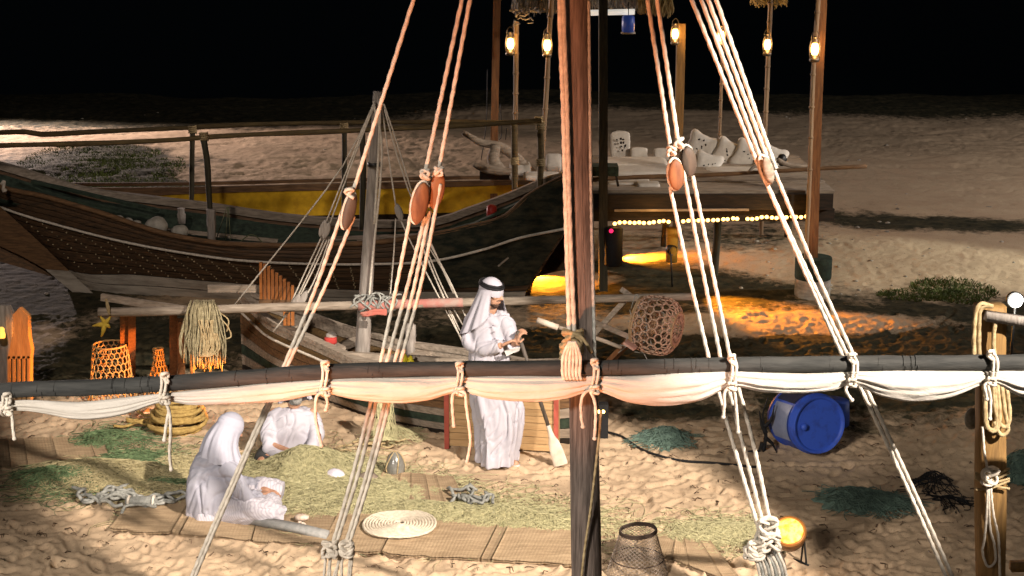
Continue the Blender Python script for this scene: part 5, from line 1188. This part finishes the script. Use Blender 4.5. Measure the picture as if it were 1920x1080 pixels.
b = MB(); a = np.linspace(0, 2*math.pi, 30); b.tube([c+Rm @ np.array([r_*.93*math.cos(q), r_*.93*math.sin(q), .002]) for q in a], .010, 6); obj('rim', b, M('rim_orange', (.35,.13,.02), rough=.4), PL)
b = MB(); s_ = Rm @ np.array([1.,0,0]); s_ = s_ if s_[0] > 0 else -s_; p = c-Rm[:,2]*-.08
for e in ((1502,1052),(1512,1058)): b.tube([p+s_*r_*1.1, V(1508,1005,11.95), G(*e)], .008, 6, n=10)
b.tube([G(1488,1050)+np.array([0,0,.01]), G(1502,1056)+np.array([0,0,.01]), G(1516,1062)+np.array([0,0,.01])], .008, 6); b.tube([p-s_*r_*1.1, V(1452,1012,11.95), G(1456,1052)], .008, 6, n=10); obj('stand', b, m_metal, PL)
lamp('POINT', 'par_glow', tuple(c+ax*.15), 1.2, (1,.5,.13), radius=.05)
# small yellow lamp + speaker behind the mast
b = MB(); c = V(1131,795,14.9); b.box(c, (.09,.10,.42)); single('black_speaker', b, m_black, 'slim black speaker box standing behind the mast foot', 'speaker', c-np.array([0,0,.21]), smooth=False)
YLP = thing('yellow_spot', 'tiny twin yellow lamp shining beside the mast', 'lamp', V(1127,772,14.7))
for x in (1123, 1131):
    b = MB(); b.ball(V(x,772,14.7), .018, 6); obj('bulb', b, M('bulb_yellow', (.9,.8,.3), emit=((1,.72,.2), 6)), YLP)
b = MB(); b.box(V(1127,775,14.74), (.09,.03,.03)); obj('housing', b, m_metal, YLP, smooth=False)
# yellow thing in small boat
YF = thing('yellow_floats', 'pair of small bright yellow floats in the small boat', 'floats', V(764,676,15.2))
for x, y, s in ((757,672,.045),(770,678,.038)):
    b = MB(); c = V(x,y,15.2); b.lathe([(.01,.06),(s*.6,.035),(s,.0),(s,-.04),(s*.6,-.06)], c, n=12); obj('float', b, M('yellow_bright', (.72,.62,.02), (.55,.42,.02), .5), YF)
# ------------------------------------------------------------------ seating platform
PF = thing('seating_platform', 'raised dark timber platform with string lights at the far side', 'platform', (2.5, 21.8, 0))
zt = V(1340,357,20.6)[2]; xl = V(1108,357,20.6)[0]; xr = V(1565,352,20.6)[0]; y0, y1 = 20.6, 23.4
n_ = 13
for k in range(n_):
    ya = y0+(y1-y0)*k/n_; yb_ = ya+(y1-y0)/n_-.012; b = MB(); b.box(((xl+xr)/2, (ya+yb_)/2, zt-.02-.004*(k%3)), (xr-xl, yb_-ya, .04)); obj('board', b, m_pale, PF, smooth=False)
for y_, z_, h_ in ((y0-.03, zt-.14, .20), (y0+.12, zt-.34, .16), (y1, zt-.14, .2), ((y0+y1)/2, zt-.14, .2)):
    b = MB(); b.beam((xl-.02, y_, z_), (xr+.03*(1 if y_ > y0 else -1), y_, z_), .08, h_); obj('beam', b, m_dark, PF, smooth=False)
b = MB(); b.beam((xl+.3, y0-.08, zt-.245), (xr-1.1, y0-.08, zt-.235), .02, .03); obj('light_strip', b, m_pale, PF, smooth=False)
for x in (xl+.05, xr-.05): b = MB(); b.beam((x, y0, zt-.14), (x, y1, zt-.14), .08, .2); obj('beam', b, m_dark, PF, smooth=False)
for x, y_ in ((xl+.1,y1),(xr-.1,y1),(2.2,y1-.3),(2.72,21.4)):
    b = MB(); b.tube([(x, y_, -.05), (x+.03, y_, zt*.5), (x, y_, zt-.2)], .05, 8, n=10, wob=.1); obj('leg', b, m_darkz, PF)
# string lights
SL = thing('string_lights', 'row of small warm bulbs strung under the platform front', 'string lights', V(1330,410,20.5))
b = MB(); b.tube([V(x, 419-(x-1150)*.0375+ (1 if i % 2 else -1), 20.48) for i, x in enumerate(range(1148,1516,8))], .006, 5); obj('wire', b, m_black, SL)
m_bulb = M('bulb_warm', (.9,.7,.3), emit=((1,.50,.12), 7), bump=0, vary=.1); bm_ = None; i = 0
for x in np.arange(1153,1514,9.2):
    if 1262 < x < 1278 or 1391 < x < 1401: continue
    p = V(x+random.uniform(-1,1), 419-(x-1150)*.0375+random.uniform(-1.5,1.5), 20.45)
    if bm_ is None:
        b = MB(); b.ball(p, (.026,.022,.024), 6); bm_ = obj('bulb', b, m_bulb, SL); p0 = p
    else:
        o = bm_.copy(); COL.objects.link(o); o.location = tuple(np.array(bm_.location)+p-p0)
    i += 1
lamp('POINT', 'string_glow', tuple(V(1230,418,20.3)), 10, (1,.5,.12), radius=.3)
lamp('POINT', 'string_glow', tuple(V(1440,412,20.3)), 6, (1,.55,.15), radius=.3)
# orange floods below the platform (fixtures that throw the amber pools)
for lbl, (px, py, Y), aim, pw, sz in (('small amber flood lamp under the platform aimed at the weed in front', (1262,470,20.9), G(1480,600), 1500, 46), ('small amber flood lamp low by the dhow stern', (1003,492,21.6), G(1040,532), 420, 85), ('small amber flood lamp beneath the platform middle', (1160,455,22.6), G(1200,487), 420, 90)):
    c = V(px, py, Y); t = thing('amber_flood', lbl, 'flood lamp', c); dr = np.array(aim)-c; dr /= np.linalg.norm(dr); Rm = align(dr)
    b = MB(); b.lathe([(.03,-.1),(.06,-.08),(.07,.0),(.066,.0),(.05,-.05)], c, Rm, 16); obj('housing', b, m_metal, t); b = MB(); b.tube([c-dr*.05, c-np.array([0,0,c[2]])], .012, 6); obj('stand', b, m_metal, t)
    lamp('SPOT', 'amber_beam', tuple(c+dr*.02), pw, (1,.33,.02), aim=tuple(aim), size=sz, blend=.7, radius=.03)
b = MB(); c = G(1262,500); c = np.array([V(1260,460,21.0)[0], 21.0, .0]); b.lathe([(.075,.0),(.08,.2),(.074,.22),(.08,.24),(.08,.44),(.07,.46)], c+np.array([0,0,.32]), n=18); single('ochre_drum', b, M('ochre_paint', (.42,.24,.03), (.3,.16,.02)), 'ochre drum standing lit under the platform', 'drum', c)
b = MB(); c = V(1150,455,20.4); A=[]
b.lathe([(.10,-.3),(.12,-.28),(.12,.18),(.10,.2)], c, n=14); single('dark_equipment_case', b, m_black, 'dark round equipment case under the platform with a red light', 'case', c-np.array([0,0,.3]))
b = MB(); b.ball(V(1146,433,20.2), .028, 6); single('red_indicator', b, M('led_red', (.5,.02,.06), emit=((1,.02,.12), 1.6)), 'small glowing red light on the dark case', 'indicator light', V(1146,433,20.2))
# posts
def post_(name, label, pts, Y, r, m, square=True, group='upright posts around the platform'):
    bt = V(pts[-1][0], pts[-1][1], Y); t = thing(name, label, 'post', (bt[0], Y, 0), group); b = MB(); P = smooth_path(VL(pts, Y), 24); P = np.vstack([P, [bt[0], Y, -.05]]) if bt[2] > .1 else P
    if square: b.grid(np.array([[q+np.array([i*r, j*r, 0]) for i, j in ((-1,-1),(1,-1),(1,1),(-1,1))] for q in P]), True, True)
    else: b.tube(P, r, 9, wob=.07)
    obj('timber', b, m, t, ang=30); return t
post_('timber_post', 'brown square timber post behind the dhow stern', [(936,-120),(932,0),(929,140),(926,310)], 24.5, .055, m_brownz)
post_('timber_post', 'dark timber post at the platform left front corner', [(1131,-140),(1131,0),(1131,300),(1131,545)], 20.5, .055, m_darkz)
post_('timber_post', 'short topped ochre post behind the platform with a lantern', [(1277,44),(1275,150),(1272,260)], 24.3, .062, m_ochre)
post_('timber_post', 'red brown timber post standing on a drum at the platform right front corner', [(1546,-140),(1541,0),(1534,150),(1529,300),(1524,475)], 20.42, .055, m_brownz)
PD = thing('post_drum', 'dark drum with pale lower half under the red brown post', 'drum', G(1525,548))
c = G(1525,545); c[1] = 20.42; c[0] = V(1525,500,20.42)[0]; r_ = 34*mpp(20.6); b = MB(); b.lathe([(r_*.96,.24),(r_,.26),(r_*1.0,.50),(r_*.98,.52),(r_*.6,.522)], c, n=24); obj('dark_half', b, m_green, PD, ang=40); b = MB(); b.lathe([(r_*.97,-.05),(r_*.97,.24)], c, n=24); obj('pale_half', b, m_hullw, PD, ang=40)
def bamboo(label, pts, Y, r):
    t = post_('bamboo_pole', label, pts, Y, r, m_bamboo, False, 'bamboo poles carrying lanterns'); P = smooth_path(VL(pts, Y), 40)
    for k in range(3, 40, 5):
        b = MB(); b.tube([P[k]-np.array([0,0,.012]), P[k]+np.array([0,0,.012])], r*1.22, 9); obj('node', b, m_bamboo, t)
    return t
bamboo('bamboo pole with a lantern, topped by pale splinters, by the dhow stern', [(968,40),(967,180),(965,330)], 22.3, .034)
bamboo('slanting bamboo pole with a lantern left of the mast', [(1040,-120),(1034,0),(1030,60),(1024,180),(1014,330)], 22.0, .034)
bamboo('thin pale pole behind the platform cushions', [(1357,44),(1353,150),(1348,290)], 24.2, .024)
bamboo('bamboo pole with a lantern rising behind the cushions to the small thatch', [(1449,-60),(1445,0),(1441,90),(1434,260)], 23.6, .034)
bamboo('bamboo strapped to the red brown corner post', [(1541,-140),(1534,0),(1527,100),(1522,200),(1518,330)], 20.33, .03)
# lanterns
m_flame = M('lantern_glow', (1,.8,.4), emit=((1,.52,.13), 16), bump=0, vary=0); m_lan = M('lantern_tin', (.16,.13,.10), (.07,.06,.05), .4, 20, .1, metallic=.7)
LN = None
def lantern(px, py, Y, label, s=1.0):
    global LN
    p = V(px, py, Y)
    if LN is None:
        LN = thing('lantern', label, 'lantern', p, 'lit lanterns on the poles')
        b = MB(); b.lathe([(.035,-.085),(.062,-.13),(.066,-.15),(.055,-.17),(.03,-.175)], p, n=14); obj('tank', b, m_lan, LN)
        b = MB(); b.lathe([(.030,-.085),(.046,-.05),(.05,-.01),(.04,.04),(.03,.06)], p, n=14); obj('globe', b, m_flame, LN)
        b = MB(); b.lathe([(.034,.06),(.042,.075),(.03,.10),(.026,.13),(.034,.135),(.012,.15)], p, n=12); obj('chimney_cap', b, m_lan, LN)
        for sx in (-1, 1):
            b = MB(); b.tube([p+np.array([sx*.055,0,-.14]), p+np.array([sx*.066,0,-.02]), p+np.array([sx*.05,0,.09]), p+np.array([sx*.02,0,.12])], .006, 5, n=10); obj('guard_wire', b, m_lan, LN)
        b = MB(); b.tube([p+np.array([.05*math.cos(q), 0, .12+.09*math.sin(q)]) for q in np.linspace(0, math.pi, 14)], .004, 5); obj('handle', b, m_lan, LN)
        r = LN
    else:
        r = copy_tree(LN); r.location = tuple(p); r['label'] = label
    lamp('POINT', 'lantern_flame', tuple(p+np.array([0,-.09,0])), 9, (1,.55,.18), radius=.04)
lantern(957,80,22.15,'lantern on the bamboo pole left of the mast'); lantern(1026,83,21.85,'lantern on the slanting bamboo pole beside the mast')
lantern(1266,62,24.15,'lantern at the top of the short ochre post'); lantern(1352,66,24.05,'lantern half hidden behind the outer right shroud')
lantern(1439,82,23.45,'lantern under the small thatch'); lantern(1528,90,20.2,'lantern on the red brown corner post')
# cushions
m_cush = M('cushion_white', (.66,.62,.56), (.54,.5,.45), .95, 8, .15); m_motif = M('motif_black', (.03,.025,.02))
def blob_(u, v, w, d, h, sh): pass
def starpillow(px, py, Y, w, label, tilt, seed, lay=0):
    c = V(px, py, Y); t = thing('star_cushion', label, 'cushion', c, 'pointed white cushions with black print'); r2 = random.Random(seed); n = 60; A = []; Rm = rotz(-.15+tilt*.3) @ rotx(math.pi/2-.35-lay) @ rotz(tilt)
    def rad(a): k = abs(math.cos(2*a)); return w*(.80+.38*k**4)
    for z, k in ((-.0,.02),(-.045,.45),(-.05,.75),(-.03,.93),(0,1.0),(.03,.93),(.05,.75),(.045,.45),(.05,.02)):
        A.append([c+Rm @ np.array([rad(a)*k*math.cos(a), rad(a)*k*math.sin(a), z*(1.3 if abs(z) > .03 else 1)]) for a in np.arange(n)/n*6.283])
    b = MB(); b.grid(np.array(A), True, True); obj('cover', b, m_cush, t)
    b = MB()
    for k in range(6):
        a = r2.uniform(0, 6.28); q = r2.uniform(.05,.5)*w; s = r2.uniform(.008,.02); b = MB(); b.ball(c+Rm @ np.array([q*math.cos(a), q*math.sin(a), .064]), (s, s*.6, .008), 4, Rm @ rotz(r2.uniform(0,3))); obj('printed_motif', b, m_motif, t)
    return t
starpillow(1314,278,22.9,.25,'star cushion standing tallest beside the dark pulley block',.35,1); starpillow(1326,312,22.5,.23,'star cushion leaning low in front of the tallest one',.5,2,.1)
starpillow(1364,290,22.8,.24,'second star cushion in the upright row',.3,3); starpillow(1402,294,22.7,.25,'third star cushion in the upright row',.35,4); starpillow(1446,299,22.6,.23,'star cushion at the end of the row by the outer shroud',.4,5)
def cushion(px, py, Y, w, d, h, label, cat='cushion', m=None, group='flat white cushions on the platform', rx=0):
    c = V(px, py, Y); b = MB(); n = 40; A = []
    for z, k in ((-.5,.02),(-.5,.85),(-.42,.97),(-.2,1.0),(.2,1.0),(.42,.97),(.5,.85),(.56,.4),(.57,.02)):
        A.append([rotx(rx) @ np.array([w/2*k*math.copysign(abs(math.cos(a))**.3, math.cos(a)), d/2*k*math.copysign(abs(math.sin(a))**.3, math.sin(a)), z*h])+c for a in np.arange(n)/n*6.283])
    b.grid(np.array(A), True, True); return single('cushion', b, m or m_cush, label, cat, c, group)
q = cushion(1163,272,23.1,.28,.1,.36,'square white back cushion with black flower print behind the dark post', rx=-.2)
b = MB(); c = V(1160,270,23.0); r2 = random.Random(3)
for k in range(12): s = r2.uniform(.008,.022); b.ball(c+np.array([r2.uniform(-.03,.1), -.02, r2.uniform(-.1,.09)]), (s, .008, s), 4)
o = obj('flower_print', b, m_motif, None, loc=c); o.parent = q; o.location = tuple(c-np.array(q.location))
cushion(1198,288,23.0,.24,.12,.16,'white back cushion next to the square printed one', rx=-.2); cushion(1240,290,22.95,.22,.12,.17,'white back cushion beside the orange pulley block', rx=-.2)
for k, (x, y, w_, hh) in enumerate(((1190,305,.9,.07),(1200,321,.85,.1),(1175,339,.6,.06))): cushion(x,y,22.4-k*.5,w_,.7,hh,('top long white seat cushion of the left stack','thick cream seat cushion in the middle of the left stack','patterned low seat cushion in front of the left stack')[k])
cushion(1385,325,22.2,1.0,.5,.12,'long white bench cushion below the star cushions'); cushion(1418,343,21.4,.5,.4,.06,'flat white cushion lying on the right of the deck'); cushion(1215,346,21.0,.3,.3,.05,'folded white cloth on the deck edge','cloth')
cushion(975,320,22.8,.3,.4,.09,'white cushion beside the driftwood', rx=.4); cushion(1038,305,22.8,.22,.3,.12,'white cushion right of the slanting bamboo', rx=.5); cushion(1015,330,22.4,.5,.4,.07,'flat white cushion under the slanting bamboo')
cushion(1480,345,21.6,.45,.35,.05,'pale tray shaped cushion at the platform right end')
b = MB(); b.tube(VL([(1100,337),(1200,332),(1330,328),(1440,322),(1540,316),(1625,312)], 21.0), .028, 8, n=20, wob=.15); single('platform_rail', b, m_brown, 'thin brown pole lying across the platform front', 'pole', V(1330,330,21.0))
b = MB(); b.tube(VL([(1458,300),(1475,308),(1500,312),(1540,316)], 21.2), .03, 8, n=16, wob=.2); single('bent_branch', b, m_pale, 'pale bent branch reaching from the cushions to the red brown post', 'branch', V(1500,311,21.2))
b = MB(); b.tube(VL([(1403,325),(1412,314),(1420,312),(1425,316)], 21.3), .022, 7, n=12); single('curved_handle', b, m_palez, 'pale curved handle on the platform by the outer shroud', 'handle', V(1412,316,21.3))
b = MB(); c = V(1466,300,22.0); b.lathe([(.03,-.08),(.07,0),(.05,.06),(.03,.08)], c, n=12); single('small_pot', b, m_metal, 'small dark pot at the end of the star cushions', 'pot', c)
TB = thing('low_table', 'low dark table standing on the platform by the dark post', 'table', V(1135,345,20.75))
c = V(1128,318,20.8); b = MB(); b.box(c, (.42,.3,.12)); obj('top', b, m_green, TB, smooth=False)
for sx in (-1,1):
    b = MB(); b.beam(c+np.array([sx*.18,-.1,-.05]), c+np.array([sx*.18+.03,-.1,-.2]), .03, .03); obj('leg', b, m_dark, TB, smooth=False)
# driftwood / upturned carving
DW = MB(); DW.tube(VL([(868,248),(885,258),(905,268),(930,272),(955,285),(985,310),(1000,326)], 22.9), [.035,.045,.06,.07,.08,.075,.06], 9, n=30, wob=.15); DW.tube(VL([(888,308),(905,315),(940,320),(965,322)], 22.7), [.03,.06,.075,.05], 9, n=16, wob=.15); DW.tube(VL([(930,272),(925,300),(940,320)], 22.8), [.07,.09,.08], 8, n=10)
single('driftwood', DW, m_pale, 'grey driftwood stump lying behind the dhow stern', 'driftwood', V(930,300,22.8))
b = MB(); b.box(V(932,325,23.4), (.5,.4,.12)); single('dark_crate', b, m_dark, 'low dark crate under the driftwood', 'crate', V(932,330,23.4), smooth=False)
for k, pts in enumerate(([(914,130),(912,230),(902,300)],[(938,195),(941,250),(936,262)],[(950,240),(948,262)])):
    b = MB(); b.tube(VL(pts, 24.3), .006, 4, n=10); single('dark_line', b, m_black, ('dark cord left of the brown post','dark cord right of the brown post','short dark cord hanging under the dhow rail')[k], 'cord', V(*pts[0], 24.3))
# thatch
def thatch(label, x0, x1, ytop, ybot, Y, n, m, seed, depth=.5):
    r2 = random.Random(seed); t = thing('thatch_roof', label, 'thatch', V((x0+x1)/2, ytop, Y), 'thatched sunshades'); b = MB()
    for k in range(n):
        x = r2.uniform(x0, x1); dd = r2.uniform(0, depth); yb_ = ybot+r2.gauss(0, 4)-dd*12; b.tube(VL([(x+r2.uniform(-8,8),ytop-60,Y+dd+.25),(x+r2.uniform(-4,4),ytop-10,Y+dd),(x+r2.uniform(-9,9),yb_,Y+dd-.04)], Y), r2.uniform(.004,.011), 3, n=5)
    o = obj('fronds', b, m, t); o['kind'] = 'stuff'
    b = MB(); A = [[V(x0-8, ytop-6, Y+.3), V(x1+8, ytop-6, Y+.3)], [V(x0+20, ytop-110, Y+1.6), V(x1-20, ytop-110, Y+1.6)]]; b.grid(np.array(A)); obj('roof', b, m, t); return t
m_straw = M('thatch_straw', (.40,.31,.15), (.22,.16,.07), .9, 20, .3); m_thg = M('thatch_grey', (.42,.40,.37), (.2,.19,.18), .9, 20, .3)
thatch('grey palm thatch eave at the top between the lantern poles', 965, 1052, -6, 22, 22.9, 300, m_thg, 1); thatch('pale thatch eave above the white lamp tube', 1100, 1212, -8, 14, 22.9, 380, m_thg, 2)
thatch('straw fringe of the thatch behind the middle right shroud', 1200, 1258, -6, 26, 22.6, 300, m_straw, 3); thatch('small straw thatch above the lantern pole on the right', 1412, 1474, -8, 9, 23.6, 240, m_straw, 4)
b = MB(); b.tube(VL([(1104,24),(1190,22)], 22.7), .04, 8); single('eave_beam', b, M('beam_white_glow', (.8,.8,.76), emit=((1,.95,.85), .55)), 'white lamp tube under the thatch eave right of the mast', 'lamp tube', V(1150,23,22.7))  # plain beam, no lamp; a faint glow is put into its material
BL = thing('blue_hanging_lamp', 'blue glass box lamp hanging from the thatch eave', 'lamp', V(1178,45,22.6))
c = V(1178,45,22.6); b = MB(); b.lathe([(.07,-.11),(.085,-.1),(.09,.0),(.085,.1),(.06,.12)], c, n=8); obj('shade', b, M('blue_shade', (.02,.05,.22), rough=.4, emit=((.05,.12,.6), .12)), BL); b = MB(); b.lathe([(.10,-.13),(.10,-.11)], c, n=12); obj('base', b, m_palez, BL); b = MB(); b.tube([c+np.array([0,0,.1]), c+np.array([0,0,.3])], .006, 5); obj('cord', b, m_black, BL)
b = MB(); r2 = random.Random(8)
for k in range(26): x = r2.uniform(962,1000); y = r2.uniform(18,45); b.tube(VL([(x,y),(x+r2.uniform(-14,16),y+r2.uniform(-10,8))], 22.2), r2.uniform(.006,.016), 4)
single('palm_splinters', b, m_palez, 'pale broken palm pieces at the top of the bamboo pole', 'palm leaf', V(980,35,22.2))
# flood lamp glaring on the right
FL = thing('flood_lamp', 'white flood lamp glaring above the crossbar at the right edge', 'flood lamp', G(1905,640))
c = V(1904,563,16.4); b = MB(); b.lathe([(.03,-.1),(.08,-.07),(.09,.0),(.082,.0)], c, rotx(math.pi/2), 18); obj('housing', b, m_metal, FL); b = MB(); b.lathe([(.001,-.004),(.075,-.003)], c+np.array([0,-.006,0]), rotx(math.pi/2), 18); 
b = MB(); b.ball(c+np.array([0,-.02,0]), (.072,.02,.072), 8); obj('lens', b, M('flood_white', (1,1,1), emit=((1,.96,.86), 30), bump=0, vary=0), FL)
b = MB(); b.tube([c, np.array([c[0], c[1], 0])], .015, 6); obj('stand', b, m_metal, FL)
lamp('POINT', 'flood_glow', tuple(c+np.array([0,-.15,0])), 14, (1,.93,.8), radius=.06)
# beach litter and weeds far off
wb = MB(); r2 = random.Random(12)
def tuft(b, c, r, n, h):
    for k in range(n):
        a = r2.uniform(0, 6.283); q = r*math.sqrt(r2.random()); p = c+np.array([q*math.cos(a), q*math.sin(a), large(np.array([c[0]]), np.array([c[1]]))[0]]); b.tube([p, p+np.array([r2.uniform(-.05,.05), r2.uniform(-.05,.05), h*r2.uniform(.4,1)])], .006, 3, cap=False)
def sward(b, cx, cy, rx, ry, ang, n, h):
    vv = []; ff = []
    for k in range(n):
        q = r2.random()**.6; th = r2.uniform(0, 6.283); lx, ly = q*rx*math.cos(th), q*ry*math.sin(th); x = cx+lx*math.cos(ang)-ly*math.sin(ang); y = cy+lx*math.sin(ang)+ly*math.cos(ang)
        vv.append((x, y)); 
    P_ = np.array(vv); z = large(P_[:,0], P_[:,1]); keep = fbm(P_[:,0]*1.2, P_[:,1]*.8, 4, 3) > -.22; out = []
    for (x, y), z0, kp in zip(P_, z, keep):
        if not kp: continue
        hh = h*r2.uniform(.4, 1.1); a = r2.uniform(0, 6.283); w_ = r2.uniform(.012, .03); i0 = len(out)
        out += [(x-w_*math.cos(a), y-w_*math.sin(a), z0-.02), (x+w_*math.cos(a), y+w_*math.sin(a), z0-.02), (x+r2.uniform(-.06,.06), y+r2.uniform(-.06,.06), z0+hh)]; ff.append((i0, i0+1, i0+2))
    b.add(out, ff)
sward(wb, -7.7, 30.3, 1.5, 2.6, .35, 9000, .075); sward(wb, -6.3, 27.6, 1.2, 1.3, .3, 4000, .06)
sward(wb, 5.75, 20.6, .55, .6, 0, 2600, .045); sward(wb, 5.2, 20.4, .5, .3, 0, 900, .035)
tag(obj('beach_weed', wb, M('weed_green', (.13,.155,.035), (.055,.075,.02)), None), 'low green weed growing in patches on the beach', kind='stuff')
cb2 = MB()
for k in range(420):
    py = r2.uniform(215,560); px = r2.uniform(1380,1915) if r2.random() < .6 else r2.uniform(0,900); p = G(px,py); p[2] += float(large(np.array([p[0]]), np.array([p[1]]))[0]); s = r2.uniform(.012,.05); cb2.ball(p, (s, s*.8, s*.6), 3, rotz(r2.uniform(0,3)))
tag(obj('beach_pebbles', cb2, M('pebble', (.42,.37,.3), (.2,.17,.13)), None), 'scattered pebbles and shells on the far sand', kind='stuff')
db = MB()
for k in range(520):
    px = r2.uniform(0,1900); py = r2.uniform(790,1078); p = G(px,py); 
    if px > 1130 and py < 900 or True:
        L = r2.uniform(.02,.09); a = r2.uniform(0,6.28); db.tube([p+np.array([0,0,.012]), p+np.array([L*math.cos(a)*.5, L*math.sin(a)*.5, .03]), p+np.array([L*math.cos(a+.4), L*math.sin(a+.4), .016])], r2.uniform(.002,.006), 4)
tag(obj('sand_litter', db, M('litter', (.16,.10,.06), (.07,.05,.03)), None), 'dry twigs and weed scraps strewn on the sand', kind='stuff')
